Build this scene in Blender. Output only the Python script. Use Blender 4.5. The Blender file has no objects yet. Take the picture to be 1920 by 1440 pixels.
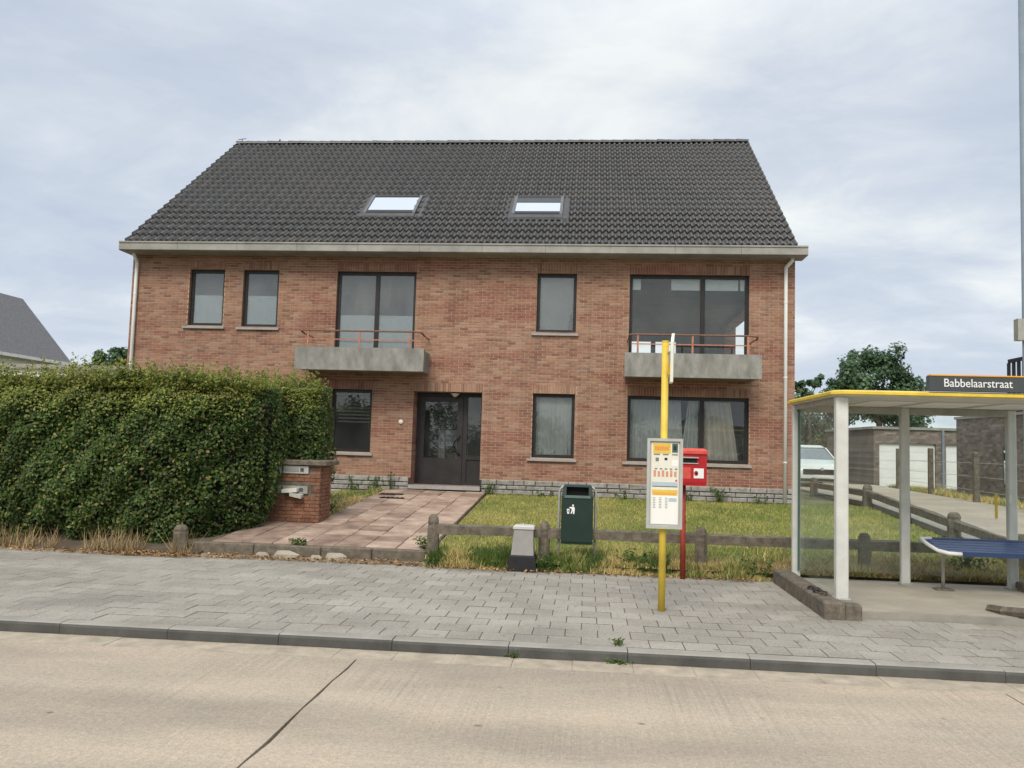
import bpy, math, random
import numpy as np
from mathutils import Vector, Matrix

R = math.radians
random.seed(7)
rng = np.random.default_rng(11)
scene = bpy.context.scene
col = scene.collection

# ------------------------------------------------------------------ camera
cam_d = bpy.data.cameras.new('camera')
cam = bpy.data.objects.new('camera', cam_d)
col.objects.link(cam)
cam_d.sensor_fit = 'HORIZONTAL'
cam_d.sensor_width = 36.0
cam_d.lens = 1558.4 / 1920 * 36.0
cam_d.clip_start = 0.1
cam_d.clip_end = 3000
yaw, pit, rol = R(5.162), R(4.245), R(1.658)
fw = Vector((-math.sin(yaw) * math.cos(pit), math.cos(yaw) * math.cos(pit), math.sin(pit)))
rt = Vector((math.cos(yaw), math.sin(yaw), 0))
up = rt.cross(fw)
r2 = rt * math.cos(rol) + up * math.sin(rol)
u2 = -rt * math.sin(rol) + up * math.cos(rol)
m = Matrix((r2, u2, -fw)).transposed().to_4x4()
m.translation = Vector((0, 0, 1.8))
cam.matrix_world = m
scene.camera = cam

# ------------------------------------------------------------------ sky, sun, exposure
SUN_EL, SUN_AZ = R(46), R(192)          # azimuth clockwise from +Y: behind the camera, to the left
world = bpy.data.worlds.new('World')
scene.world = world
world.use_nodes = True
nt = world.node_tree
nt.nodes.clear()


def N(tree, t, **kw):
    n = tree.nodes.new(t)
    for k, v in kw.items():
        if k == 'ins':
            for a, b in v.items():
                n.inputs[a].default_value = b
        else:
            setattr(n, k, v)
    return n


def ramp(tree, pts, interp='LINEAR'):
    n = tree.nodes.new('ShaderNodeValToRGB')
    n.color_ramp.interpolation = interp
    e = n.color_ramp.elements
    while len(e) < len(pts):
        e.new(0.5)
    for i, (p, c) in enumerate(pts):
        e[i].position = p
        e[i].color = (c, c, c, 1) if isinstance(c, (int, float)) else (*c, 1)
    return n


L = nt.links.new
out = N(nt, 'ShaderNodeOutputWorld')
bg = N(nt, 'ShaderNodeBackground', ins={'Strength': 0.10})
sky = N(nt, 'ShaderNodeTexSky', sky_type='NISHITA', sun_disc=False, sun_elevation=SUN_EL, sun_rotation=SUN_AZ,
        altitude=20, air_density=1.0, dust_density=2.0, ozone_density=1.0)
tc = N(nt, 'ShaderNodeTexCoord')
sep = N(nt, 'ShaderNodeSeparateXYZ')
L(tc.outputs['Generated'], sep.inputs[0])
zc = N(nt, 'ShaderNodeMath', operation='MAXIMUM', ins={1: 0.0})
L(sep.outputs['Z'], zc.inputs[0])
za = N(nt, 'ShaderNodeMath', operation='ADD', ins={1: 0.16})
L(zc.outputs[0], za.inputs[0])
dx = N(nt, 'ShaderNodeMath', operation='DIVIDE')
dy = N(nt, 'ShaderNodeMath', operation='DIVIDE')
L(sep.outputs['X'], dx.inputs[0]); L(za.outputs[0], dx.inputs[1])
L(sep.outputs['Y'], dy.inputs[0]); L(za.outputs[0], dy.inputs[1])
cmb = N(nt, 'ShaderNodeCombineXYZ')
L(dx.outputs[0], cmb.inputs[0]); L(dy.outputs[0], cmb.inputs[1])
mp = N(nt, 'ShaderNodeMapping')
mp.inputs['Rotation'].default_value = (0, 0, R(25))
mp.inputs['Scale'].default_value = (0.8, 0.95, 1)
mp.inputs['Location'].default_value = (3.3, 0.4, 0)
L(cmb.outputs[0], mp.inputs['Vector'])
n1 = N(nt, 'ShaderNodeTexNoise', ins={'Scale': 0.85, 'Detail': 6.0, 'Roughness': 0.52, 'Distortion': 0.35})
n2 = N(nt, 'ShaderNodeTexNoise', ins={'Scale': 2.6, 'Detail': 8.0, 'Roughness': 0.62, 'Distortion': 0.5})
L(mp.outputs[0], n1.inputs['Vector']); L(mp.outputs[0], n2.inputs['Vector'])
mixn = N(nt, 'ShaderNodeMix', data_type='FLOAT', ins={0: 0.33})
L(n1.outputs[0], mixn.inputs[2]); L(n2.outputs[0], mixn.inputs[3])
# cloud deck brightness (values are radiance / 0.10): blue-grey undersides to bright white edges
cr = ramp(nt, [(0.38, (3.05, 3.42, 4.15)), (0.45, (3.4, 3.78, 4.4)), (0.50, (3.8, 4.15, 4.65)), (0.55, (4.4, 4.68, 4.95)), (0.62, (5.1, 5.3, 5.35))])
L(mixn.outputs[0], cr.inputs[0])
# an overcast dome is brighter overhead and pale at the horizon
grad = ramp(nt, [(0.0, (1.14, 1.13, 1.09)), (0.12, (1.12, 1.11, 1.08)), (0.24, (1.04, 1.04, 1.03)), (0.42, (1.0, 1.0, 1.0)), (0.65, (1.25, 1.25, 1.25)), (1.0, (1.6, 1.6, 1.6))])
L(zc.outputs[0], grad.inputs[0])
mulc = N(nt, 'ShaderNodeMix', data_type='RGBA', blend_type='MULTIPLY', ins={0: 1.0})
L(cr.outputs[0], mulc.inputs[6]); L(grad.outputs[0], mulc.inputs[7])
cov = ramp(nt, [(0.25, 0.80), (0.42, 0.97)])
L(mixn.outputs[0], cov.inputs[0])
mixs = N(nt, 'ShaderNodeMix', data_type='RGBA')
L(cov.outputs[0], mixs.inputs[0]); L(sky.outputs[0], mixs.inputs[6]); L(mulc.outputs[2], mixs.inputs[7])
L(mixs.outputs[2], bg.inputs['Color'])
L(bg.outputs[0], out.inputs['Surface'])

sun_d = bpy.data.lights.new('sun', 'SUN')
sun_d.energy = 1.5
sun_d.angle = R(28)
sun_d.color = (1.0, 0.93, 0.82)
sun = bpy.data.objects.new('sun', sun_d)
col.objects.link(sun)
sdir = Vector((math.sin(SUN_AZ) * math.cos(SUN_EL), math.cos(SUN_AZ) * math.cos(SUN_EL), math.sin(SUN_EL)))
sun.rotation_euler = sdir.to_track_quat('Z', 'Y').to_euler()
sun.location = sdir * 60

vs = scene.view_settings
vs.view_transform = 'Standard'
vs.look = 'None'
vs.exposure = 0.8
vs.gamma = 1.0
vs.use_curve_mapping = False
scene.cycles.use_denoising = True
scene.cycles.max_bounces = 8
scene.cycles.transparent_max_bounces = 24
scene.cycles.caustics_reflective = False
scene.cycles.caustics_refractive = False


# ------------------------------------------------------------------ helpers
ORG = {}


def lin(r, g, b):
    return tuple(((c / 255) / 12.92) if c / 255 <= 0.04045 else (((c / 255) + 0.055) / 1.055) ** 2.4 for c in (r, g, b))


def tag(o, label=None, cat=None, group=None, kind=None):
    if label: o['label'] = label
    if cat: o['category'] = cat
    if group: o['group'] = group
    if kind: o['kind'] = kind
    return o


def thing(name, loc, label, cat, group=None):
    o = bpy.data.objects.new(name, None)
    col.objects.link(o)
    o.empty_display_size = 0.1
    o.location = loc
    ORG[o.name] = Vector(loc)
    return tag(o, label, cat, group)


def org(p):
    return ORG.get(p.name, Vector((0, 0, 0))) if p is not None else Vector((0, 0, 0))


class MB:
    """collects shapes in world coordinates; build() links them as one mesh object"""
    def __init__(s):
        s.v = []; s.f = []

    def add(s, vs, fs):
        k = len(s.v)
        s.v.extend(tuple(p) for p in vs)
        s.f.extend(tuple(i + k for i in f) for f in fs)
        return s

    def box(s, x0, x1, y0, y1, z0, z1):
        return s.add([(x0, y0, z0), (x1, y0, z0), (x1, y1, z0), (x0, y1, z0), (x0, y0, z1), (x1, y0, z1), (x1, y1, z1), (x0, y1, z1)],
                     [(0, 3, 2, 1), (4, 5, 6, 7), (0, 1, 5, 4), (1, 2, 6, 5), (2, 3, 7, 6), (3, 0, 4, 7)])

    def hexa(s, b, t):
        return s.add(list(b) + list(t), [(3, 2, 1, 0), (4, 5, 6, 7), (0, 1, 5, 4), (1, 2, 6, 5), (2, 3, 7, 6), (3, 0, 4, 7)])

    def bevbox(s, x0, x1, y0, y1, z0, z1, c):
        """box with its four upright corners and top edge chamfered"""
        def ring(a, z):
            return [(x0 + a + c, y0 + a, z), (x1 - a - c, y0 + a, z), (x1 - a, y0 + a + c, z), (x1 - a, y1 - a - c, z),
                    (x1 - a - c, y1 - a, z), (x0 + a + c, y1 - a, z), (x0 + a, y1 - a - c, z), (x0 + a, y0 + a + c, z)]
        return s.rings([ring(0, z0), ring(0, z1 - c), ring(c * .8, z1)], True)

    def rings(s, rs, cap=True):
        n = len(rs[0])
        vs = [p for r in rs for p in r]
        fs = []
        for i in range(len(rs) - 1):
            for j in range(n):
                k = (j + 1) % n
                fs.append((i * n + j, i * n + k, (i + 1) * n + k, (i + 1) * n + j))
        if cap:
            fs.append(tuple(range(n - 1, -1, -1)))
            fs.append(tuple((len(rs) - 1) * n + j for j in range(n)))
        return s.add(vs, fs)

    def tube(s, pts, rad, n=8):
        pts = [Vector(p) for p in pts]
        rads = rad if isinstance(rad, (list, tuple)) else [rad] * len(pts)
        rs = []
        prev = None
        for i, p in enumerate(pts):
            t = (pts[min(i + 1, len(pts) - 1)] - pts[max(i - 1, 0)]).normalized()
            a = prev if prev is not None else (Vector((1, 0, 0)) if abs(t.x) < .8 else Vector((0, 0, 1)))
            a = (a - t * a.dot(t)).normalized()
            prev = a
            b = t.cross(a)
            rs.append([p + (a * math.cos(2 * math.pi * k / n) + b * math.sin(2 * math.pi * k / n)) * rads[i] for k in range(n)])
        return s.rings(rs, True)

    def quad(s, a, b, c, d):
        return s.add([a, b, c, d], [(0, 1, 2, 3)])

    def poly_y(s, pts, y0, y1):
        """(x, z) outline extruded from y0 (front) to y1"""
        n = len(pts)
        vs = [(x, y0, z) for x, z in pts] + [(x, y1, z) for x, z in pts]
        fs = [tuple(range(n)), tuple(range(2 * n - 1, n - 1, -1))]
        for i in range(n):
            k = (i + 1) % n
            fs.append((i, i + n, k + n, k))
        return s.add(vs, fs)

    def poly_x(s, pts, x0, x1):
        n = len(pts)
        vs = [(x0, y, z) for y, z in pts] + [(x1, y, z) for y, z in pts]
        fs = [tuple(range(n - 1, -1, -1)), tuple(range(n, 2 * n))]
        for i in range(n):
            k = (i + 1) % n
            fs.append((i, k, k + n, i + n))
        return s.add(vs, fs)

    def mesh(s, name, material, off=Vector((0, 0, 0)), smooth=False):
        me = bpy.data.meshes.new(name)
        me.from_pydata([(x - off.x, y - off.y, z - off.z) for x, y, z in s.v], [], s.f)
        me.materials.append(material)
        if smooth:
            me.polygons.foreach_set('use_smooth', [True] * len(me.polygons))
        me.update()
        return me

    def build(s, name, material, parent=None, smooth=False, base=None):
        off = org(parent) if parent is not None else (Vector(base) if base else Vector((0, 0, 0)))
        o = bpy.data.objects.new(name, s.mesh(name, material, off, smooth))
        col.objects.link(o)
        if parent is not None:
            o.parent = parent
        else:
            o.location = off
        ORG[o.name] = off
        return o


def inst(name, me, loc, parent=None, rot=(0, 0, 0), scale=None):
    o = bpy.data.objects.new(name, me)
    col.objects.link(o)
    if parent is not None:
        o.parent = parent
    o.location = Vector(loc) - org(parent)
    o.rotation_euler = rot
    if scale: o.scale = scale
    return o


def fast_mesh(name, verts, nper, material, off=Vector((0, 0, 0))):
    """verts (N, nper, 3): N separate polygons of nper corners"""
    n = verts.shape[0]
    me = bpy.data.meshes.new(name)
    v = verts.reshape(-1, 3) - np.array(off)
    me.vertices.add(n * nper)
    me.vertices.foreach_set('co', v.astype(np.float32).ravel())
    me.loops.add(n * nper)
    me.loops.foreach_set('vertex_index', np.arange(n * nper, dtype=np.int32))
    me.polygons.add(n)
    me.polygons.foreach_set('loop_start', np.arange(0, n * nper, nper, dtype=np.int32))
    me.polygons.foreach_set('loop_total', np.full(n, nper, dtype=np.int32))
    me.materials.append(material)
    me.update()
    me.validate()
    return me


def link_mesh(name, me, parent=None):
    o = bpy.data.objects.new(name, me)
    col.objects.link(o)
    if parent is not None: o.parent = parent
    ORG[o.name] = org(parent)
    return o


def frames(nrm):
    """orthonormal pairs for normals (N,3)"""
    ref = np.where(np.abs(nrm[:, 2:3]) < .9, np.array([[0, 0, 1.]]), np.array([[1., 0, 0]]))
    a = np.cross(nrm, ref); a /= np.linalg.norm(a, axis=1, keepdims=True)
    b = np.cross(nrm, a)
    return a, b


def leaves(cen, nrm, size, aspect=.6):
    """rhombic leaves"""
    n = len(cen)
    a, b = frames(nrm)
    th = rng.uniform(0, 2 * np.pi, (n, 1))
    d = a * np.cos(th) + b * np.sin(th)
    e = -a * np.sin(th) + b * np.cos(th)
    s = np.asarray(size).reshape(-1, 1)
    lift = nrm * s * .18
    return np.stack([cen - d * s * .5, cen + e * s * .5 * aspect + lift, cen + d * s * .5, cen - e * s * .5 * aspect + lift], axis=1)


def unit(v):
    return v / np.maximum(np.linalg.norm(v, axis=1, keepdims=True), 1e-9)


def gz(y):
    """height of the garden ground at distance y"""
    if y < 11.6: return 0.10
    if y < 19.2: return 0.20 + 0.48 * (y - 11.75) / 7.35
    return 0.69


# ------------------------------------------------------------------ materials
def bsdf(name, rough=.8, spec=.3, metal=0.0):
    mt = bpy.data.materials.new(name)
    mt.use_nodes = True
    t = mt.node_tree
    b = t.nodes['Principled BSDF']
    b.inputs['Roughness'].default_value = rough
    b.inputs['Specular IOR Level'].default_value = spec
    b.inputs['Metallic'].default_value = metal
    return mt, t, b


def pos_noise(t, scale, detail=4, rough=.55, stretch=None, dist=0.0):
    g = N(t, 'ShaderNodeNewGeometry')
    v = g.outputs['Position']
    if stretch:
        mpn = N(t, 'ShaderNodeMapping')
        mpn.inputs['Scale'].default_value = stretch
        t.links.new(v, mpn.inputs['Vector'])
        v = mpn.outputs[0]
    n = N(t, 'ShaderNodeTexNoise', ins={'Scale': scale, 'Detail': detail, 'Roughness': rough, 'Distortion': dist})
    t.links.new(v, n.inputs['Vector'])
    return n.outputs[0]


def mixc(t, fac, a, b, blend='MIX'):
    n = N(t, 'ShaderNodeMix', data_type='RGBA', blend_type=blend)
    for idx, v in ((0, fac), (6, a), (7, b)):
        if isinstance(v, (int, float)):
            n.inputs[idx].default_value = v
        elif isinstance(v, tuple):
            n.inputs[idx].default_value = (*v, 1)
        else:
            t.links.new(v, n.inputs[idx])
    return n.outputs[2]


def add_bump(t, b, h, dist=.01, strength=.5):
    n = N(t, 'ShaderNodeBump', ins={'Strength': strength, 'Distance': dist})
    t.links.new(h, n.inputs['Height'])
    t.links.new(n.outputs[0], b.inputs['Normal'])


def mat(name, c, rough=.8, var=.15, scale=6., spec=.3, metal=0., bump=0., bscale=60., c2=None, fine=0.0, stretch=None):
    """plain colour with low-frequency variation, optional second tone, fine speckle and relief"""
    mt, t, b = bsdf(name, rough, spec, metal)
    nz = pos_noise(t, scale, 5, .6, stretch)
    lo = tuple(x * (1 - var) for x in c)
    hi = c2 if c2 else tuple(min(1, x * (1 + var)) for x in c)
    rp = ramp(t, [(.32, lo), (.68, hi)])
    t.links.new(nz, rp.inputs[0])
    cc = rp.outputs[0]
    if fine:
        f = pos_noise(t, bscale * 2, 3, .7)
        r2_ = ramp(t, [(.3, 1 - fine), (.7, 1 + fine)])
        t.links.new(f, r2_.inputs[0])
        cc = mixc(t, 1.0, cc, r2_.outputs[0], 'MULTIPLY')
    t.links.new(cc, b.inputs['Base Color'])
    if bump:
        add_bump(t, b, pos_noise(t, bscale, 4, .6), bump, .6)
    return mt


def cell_noise(t, size, axes, shift=True, off=(0, 0)):
    """one random value per laid piece: position snapped to the bond"""
    g = N(t, 'ShaderNodeNewGeometry')
    s = N(t, 'ShaderNodeSeparateXYZ')
    t.links.new(g.outputs['Position'], s.inputs[0])

    def M(op, a, b=None):
        n = N(t, 'ShaderNodeMath', operation=op)
        for i, v in enumerate((a, b)):
            if v is None: continue
            if isinstance(v, (int, float)): n.inputs[i].default_value = v
            else: t.links.new(v, n.inputs[i])
        return n.outputs[0]
    U, V = s.outputs[axes[0]], s.outputs[axes[1]]
    row = M('FLOOR', M('DIVIDE', M('SUBTRACT', V, off[1]), size[1]))
    u = M('SUBTRACT', U, off[0])
    if shift:
        u = M('ADD', u, M('MULTIPLY', M('FLOORED_MODULO', row, 2.0), size[0] / 2))
    c = M('FLOOR', M('DIVIDE', u, size[0]))
    cb = N(t, 'ShaderNodeCombineXYZ')
    t.links.new(c, cb.inputs[0]); t.links.new(row, cb.inputs[1])
    w = N(t, 'ShaderNodeTexWhiteNoise', noise_dimensions='2D')
    t.links.new(cb.outputs[0], w.inputs['Vector'])
    return w.outputs['Value']


BW, BH, BZ0 = 0.205, 0.0625, 1.02       # brick module


def brick_material(name, size=(BW, BH), shift=True):
    mt, t, b = bsdf(name, .9, .2)
    w = cell_noise(t, size, ('X', 'Z'), shift, (-11.09, BZ0))
    r = ramp(t, [(0.0, lin(130, 98, 84)), (.10, lin(148, 112, 95)), (.35, lin(161, 124, 104)), (.7, lin(167, 131, 111)), (.93, lin(172, 142, 122)), (1.0, lin(140, 114, 104))])
    t.links.new(w, r.inputs[0])
    # redder and browner batches run in long uneven lenses along the courses
    big = pos_noise(t, 1.0, 4, .65, (.55, .55, 2.6), .4)
    rb = ramp(t, [(.50, 0.0), (.60, .9)])
    t.links.new(big, rb.inputs[0])
    rr = ramp(t, [(0, lin(140, 92, 80)), (.6, lin(154, 106, 92)), (1, lin(128, 86, 78))])
    t.links.new(w, rr.inputs[0])
    c = mixc(t, rb.outputs[0], r.outputs[0], rr.outputs[0])
    d = pos_noise(t, .9, 3, .6, (1, 1, 1))
    rd = ramp(t, [(.3, .88), (.7, 1.06)])
    t.links.new(d, rd.inputs[0])
    c = mixc(t, 1.0, c, rd.outputs[0], 'MULTIPLY')
    g = pos_noise(t, 60, 3, .7)
    rg = ramp(t, [(.3, .86), (.7, 1.1)])
    t.links.new(g, rg.inputs[0])
    c = mixc(t, 1.0, c, rg.outputs[0], 'MULTIPLY')
    # old rain runs down the wall
    st = pos_noise(t, 1.0, 4, .65, (5, 5, .35))
    rst = ramp(t, [(.38, .86), (.55, 1.02)])
    t.links.new(st, rst.inputs[0])
    c = mixc(t, 1.0, c, rst.outputs[0], 'MULTIPLY')
    t.links.new(c, b.inputs['Base Color'])
    add_bump(t, b, g, .004, .5)
    return mt


def tile_material():
    mt, t, b = bsdf('roof_tile_concrete', .42, .6)
    w = cell_noise(t, (.30, .278), ('X', 'Y'), False, (-11.09, 18.72))
    r = ramp(t, [(0, (.054, .054, .054)), (.6, (.060, .059, .058)), (1, (.068, .066, .064))])
    t.links.new(w, r.inputs[0])
    s = pos_noise(t, .8, 4, .6)
    rs = ramp(t, [(.35, (1.0, 1.0, 1.03)), (.7, (1.10, 1.06, .98))])
    t.links.new(s, rs.inputs[0])
    c = mixc(t, 1.0, r.outputs[0], rs.outputs[0], 'MULTIPLY')
    g = pos_noise(t, 50, 3, .7)
    rg = ramp(t, [(.3, .9), (.7, 1.1)])
    t.links.new(g, rg.inputs[0])
    c = mixc(t, 1.0, c, rg.outputs[0], 'MULTIPLY')
    t.links.new(c, b.inputs['Base Color'])
    add_bump(t, b, g, .002, .3)
    return mt


PV = 0.30


def paver_material():
    mt, t, b = bsdf('concrete_paver', .9, .2)
    w = cell_noise(t, (PV, PV), ('X', 'Y'), True, (-9.0, 7.42))
    r = ramp(t, [(0, lin(152, 146, 136)), (.5, lin(158, 152, 142)), (1, lin(166, 160, 149))])
    t.links.new(w, r.inputs[0])
    s = pos_noise(t, .7, 5, .65, (1, 1.6, 1))
    rs = ramp(t, [(.33, .80), (.62, 1.08)])
    t.links.new(s, rs.inputs[0])
    c = mixc(t, 1.0, r.outputs[0], rs.outputs[0], 'MULTIPLY')
    g = pos_noise(t, 90, 4, .75)
    rg = ramp(t, [(.3, .72), (.7, 1.2)])
    t.links.new(g, rg.inputs[0])
    c = mixc(t, 1.0, c, rg.outputs[0], 'MULTIPLY')
    ag = pos_noise(t, 34, 3, .8)
    rag = ramp(t, [(.32, .80), (.66, 1.16)])
    t.links.new(ag, rag.inputs[0])
    c = mixc(t, 1.0, c, rag.outputs[0], 'MULTIPLY')
    sp = pos_noise(t, 9, 2, .5)
    rsp = ramp(t, [(.68, 1.0), (.76, .62)])
    t.links.new(sp, rsp.inputs[0])
    c = mixc(t, 1.0, c, rsp.outputs[0], 'MULTIPLY')
    t.links.new(c, b.inputs['Base Color'])
    add_bump(t, b, g, .004, .6)
    return mt


def road_material():
    mt, t, b = bsdf('brushed_road_concrete', .88, .25)
    base = pos_noise(t, .55, 5, .62, (.6, 1.5, 1))
    r = ramp(t, [(.3, lin(156, 146, 132)), (.5, lin(175, 162, 144)), (.72, lin(194, 177, 156))])
    t.links.new(base, r.inputs[0])
    # broom texture runs across the carriageway (along Y)
    br = pos_noise(t, 1.0, 4, .75, (42, .40, 1), .2)
    rb = ramp(t, [(.33, .84), (.5, 1.0), (.62, 1.06), (.7, 1.22)])
    t.links.new(br, rb.inputs[0])
    c = mixc(t, 1.0, r.outputs[0], rb.outputs[0], 'MULTIPLY')
    patch = pos_noise(t, .9, 2, .5)
    rpch = ramp(t, [(.42, .15), (.62, 1.0)])
    t.links.new(patch, rpch.inputs[0])
    c = mixc(t, rpch.outputs[0], r.outputs[0], c)
    g = pos_noise(t, 70, 5, .85)
    rg = ramp(t, [(.3, .66), (.7, 1.28)])
    t.links.new(g, rg.inputs[0])
    c = mixc(t, 1.0, c, rg.outputs[0], 'MULTIPLY')
    ag = pos_noise(t, 26, 4, .85)
    rag = ramp(t, [(.30, .80), (.68, 1.17)])
    t.links.new(ag, rag.inputs[0])
    c = mixc(t, 1.0, c, rag.outputs[0], 'MULTIPLY')
    # oil spots and old gum
    sp = N(t, 'ShaderNodeTexVoronoi', ins={'Scale': 2.1, 'Randomness': 1.0})
    gp = N(t, 'ShaderNodeNewGeometry')
    dn = N(t, 'ShaderNodeMapping')
    dn.inputs['Scale'].default_value = (1, 1.3, 0)
    t.links.new(gp.outputs['Position'], dn.inputs['Vector'])
    t.links.new(dn.outputs[0], sp.inputs['Vector'])
    rsp = ramp(t, [(.02, .42), (.075, 1.0)])
    t.links.new(sp.outputs['Distance'], rsp.inputs[0])
    c = mixc(t, 1.0, c, rsp.outputs[0], 'MULTIPLY')
    # grimy tyre tracks along the road
    tr = pos_noise(t, 1.0, 2, .5, (.05, .8, 1))
    rtk = ramp(t, [(.4, .92), (.6, 1.05)])
    t.links.new(tr, rtk.inputs[0])
    c = mixc(t, 1.0, c, rtk.outputs[0], 'MULTIPLY')
    t.links.new(c, b.inputs['Base Color'])
    hb = N(t, 'ShaderNodeMath', operation='ADD')
    t.links.new(br, hb.inputs[0]); t.links.new(g, hb.inputs[1])
    add_bump(t, b, hb.outputs[0], .005, .5)
    return mt


def leaf_material(name, stops, trans=.35, rough=.55):
    """colour differs from leaf to leaf"""
    mt = bpy.data.materials.new(name)
    mt.use_nodes = True
    t = mt.node_tree
    b = t.nodes['Principled BSDF']
    b.inputs['Roughness'].default_value = rough
    b.inputs['Specular IOR Level'].default_value = .35
    g = N(t, 'ShaderNodeNewGeometry')
    r = ramp(t, stops)
    t.links.new(g.outputs['Random Per Island'], r.inputs[0])
    cl = pos_noise(t, 1.2, 3, .6)
    rc = ramp(t, [(.35, .75), (.65, 1.2)])
    t.links.new(cl, rc.inputs[0])
    c = mixc(t, 1.0, r.outputs[0], rc.outputs[0], 'MULTIPLY')
    t.links.new(c, b.inputs['Base Color'])
    if trans:
        tl = N(t, 'ShaderNodeBsdfTranslucent')
        t.links.new(c, tl.inputs['Color'])
        mx = N(t, 'ShaderNodeMixShader', ins={0: trans})
        t.links.new(b.outputs[0], mx.inputs[1]); t.links.new(tl.outputs[0], mx.inputs[2])
        t.links.new(mx.outputs[0], t.nodes['Material Output'].inputs['Surface'])
    return mt


def grass_material(name, green, dry, lo=.42, hi=.6, scale=.8):
    mt, t, b = bsdf(name, .7, .2)
    g = N(t, 'ShaderNodeNewGeometry')
    nz = pos_noise(t, scale, 4, .6, (1, .8, 1))
    j = N(t, 'ShaderNodeMath', operation='MULTIPLY_ADD', ins={1: .3, 2: -.15})
    t.links.new(g.outputs['Random Per Island'], j.inputs[0])
    sm = N(t, 'ShaderNodeMath', operation='ADD')
    t.links.new(nz, sm.inputs[0]); t.links.new(j.outputs[0], sm.inputs[1])
    r = ramp(t, [(lo, green), (hi, dry)])
    t.links.new(sm.outputs[0], r.inputs[0])
    t.links.new(r.outputs[0], b.inputs['Base Color'])
    return mt


def glass_material(name, tint=(.86, .90, .89), k=1.7, rough=0.0, refl=(1, 1, 1), dirt_haze=0.0):
    mt = bpy.data.materials.new(name)
    mt.use_nodes = True
    t = mt.node_tree
    t.nodes.remove(t.nodes['Principled BSDF'])
    tr = N(t, 'ShaderNodeBsdfTransparent', ins={'Color': (*tint, 1)})
    gl = N(t, 'ShaderNodeBsdfGlossy', ins={'Color': (*refl, 1), 'Roughness': rough})
    fr = N(t, 'ShaderNodeFresnel', ins={'IOR': 1.5})
    mu = N(t, 'ShaderNodeMath', operation='MULTIPLY', use_clamp=True, ins={1: k})
    t.links.new(fr.outputs[0], mu.inputs[0])
    mx = N(t, 'ShaderNodeMixShader')
    t.links.new(mu.outputs[0], mx.inputs[0]); t.links.new(tr.outputs[0], mx.inputs[1]); t.links.new(gl.outputs[0], mx.inputs[2])
    res = mx
    if dirt_haze:
        df = N(t, 'ShaderNodeBsdfDiffuse', ins={'Color': (.72, .76, .73, 1)})
        nz = pos_noise(t, 2.2, 5, .65, (1, 1, .5))
        rp = ramp(t, [(.3, dirt_haze * .3), (.7, dirt_haze)])
        t.links.new(nz, rp.inputs[0])
        res = N(t, 'ShaderNodeMixShader')
        t.links.new(rp.outputs[0], res.inputs[0]); t.links.new(mx.outputs[0], res.inputs[1]); t.links.new(df.outputs[0], res.inputs[2])
    t.links.new(res.outputs[0], t.nodes['Material Output'].inputs['Surface'])
    return mt


M = {}
M['brick'] = brick_material('facade_brick')
M['soldier'] = brick_material('soldier_brick', (.0625, 40.), False)
M['pillarbrick'] = mat('shaded_pillar_brick', lin(122, 84, 66), .9, .3, 9, c2=lin(150, 108, 84), bump=.004, bscale=60, fine=.15)  # brown-red brick, its colour darkened for the shade on the mailbox wall
M['mortar'] = mat('mortar', lin(186, 160, 136), .95, .12, 5, bump=.003, bscale=90)
M['tile'] = tile_material()
M['paver'] = paver_material()
M['road'] = road_material()
M['joint'] = mat('joint_filler', (.05, .047, .042), .95, .3, 8)
M['kerbfront'] = mat('dark_kerb_front', lin(86, 85, 82), .9, .25, 3, bump=.004, bscale=80, fine=.2)
M['kerb'] = mat('kerb_concrete', lin(150, 145, 136), .9, .16, 2.5, bump=.004, bscale=80, fine=.14)
M['gutterstrip'] = mat('gutter_concrete', lin(168, 156, 138), .92, .22, 5, bump=.006, bscale=70, fine=.2)
M['soil'] = mat('soil', (.11, .085, .06), .95, .35, 3, bump=.02, bscale=30)
M['strip'] = mat('gritty_soil', lin(128, 112, 92), .95, .3, 4, c2=lin(158, 142, 118), bump=.015, bscale=50, fine=.3)
M['terrain'] = mat('turf_ground', (.15, .15, .055), .95, .35, .6, c2=(.25, .21, .10), bump=.02, bscale=25)
M['drive'] = mat('driveway_gravel', lin(170, 158, 142), .92, .14, 1.2, bump=.01, bscale=60, fine=.2)
M['stone'] = mat('plinth_stone', lin(150, 147, 141), .9, .3, 9, bump=.012, bscale=35, fine=.15)
M['gutter'] = mat('eaves_board', lin(152, 150, 144), .8, .2, 2.2, bump=.003, bscale=60, fine=.08)
M['concrete'] = mat('weathered_concrete', lin(142, 140, 134), .92, .3, 5, bump=.008, bscale=45, fine=.2, stretch=(1, 1, .45))
M['fence'] = mat('mossy_concrete', lin(108, 100, 88), .95, .35, 10, bump=.012, bscale=40, fine=.2)
M['slab'] = mat('exposed_concrete', lin(162, 153, 139), .92, .15, 2, bump=.006, bscale=80, fine=.2)
M['frame'] = mat('window_frame_brown', (.022, .020, .019), .45, .2, 5, spec=.4)
M['door'] = mat('door_brown', (.030, .027, .027), .42, .25, 4, spec=.45)
M['sill'] = mat('blue_stone_sill', lin(158, 156, 152), .7, .12, 6, fine=.08)
M['rail'] = mat('rust_painted_rail', lin(176, 122, 98), .6, .3, 20)
M['pvc'] = mat('white_pvc', lin(236, 236, 233), .45, .06, 3, spec=.4)
M['white'] = mat('white_plaster', (.78, .79, .78), .9, .05, 2)
M['paleblue'] = mat('pale_wall_paint', (.74, .80, .82), .9, .04, 1)
M['ceil'] = mat('ceiling_paint', (.60, .60, .60), .9, .05, 1)
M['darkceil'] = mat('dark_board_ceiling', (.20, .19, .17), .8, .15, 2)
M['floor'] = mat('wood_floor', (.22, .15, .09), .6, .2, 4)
M['darkroom'] = mat('dim_wall', (.22, .21, .20), .9, .1, 2)
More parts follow.
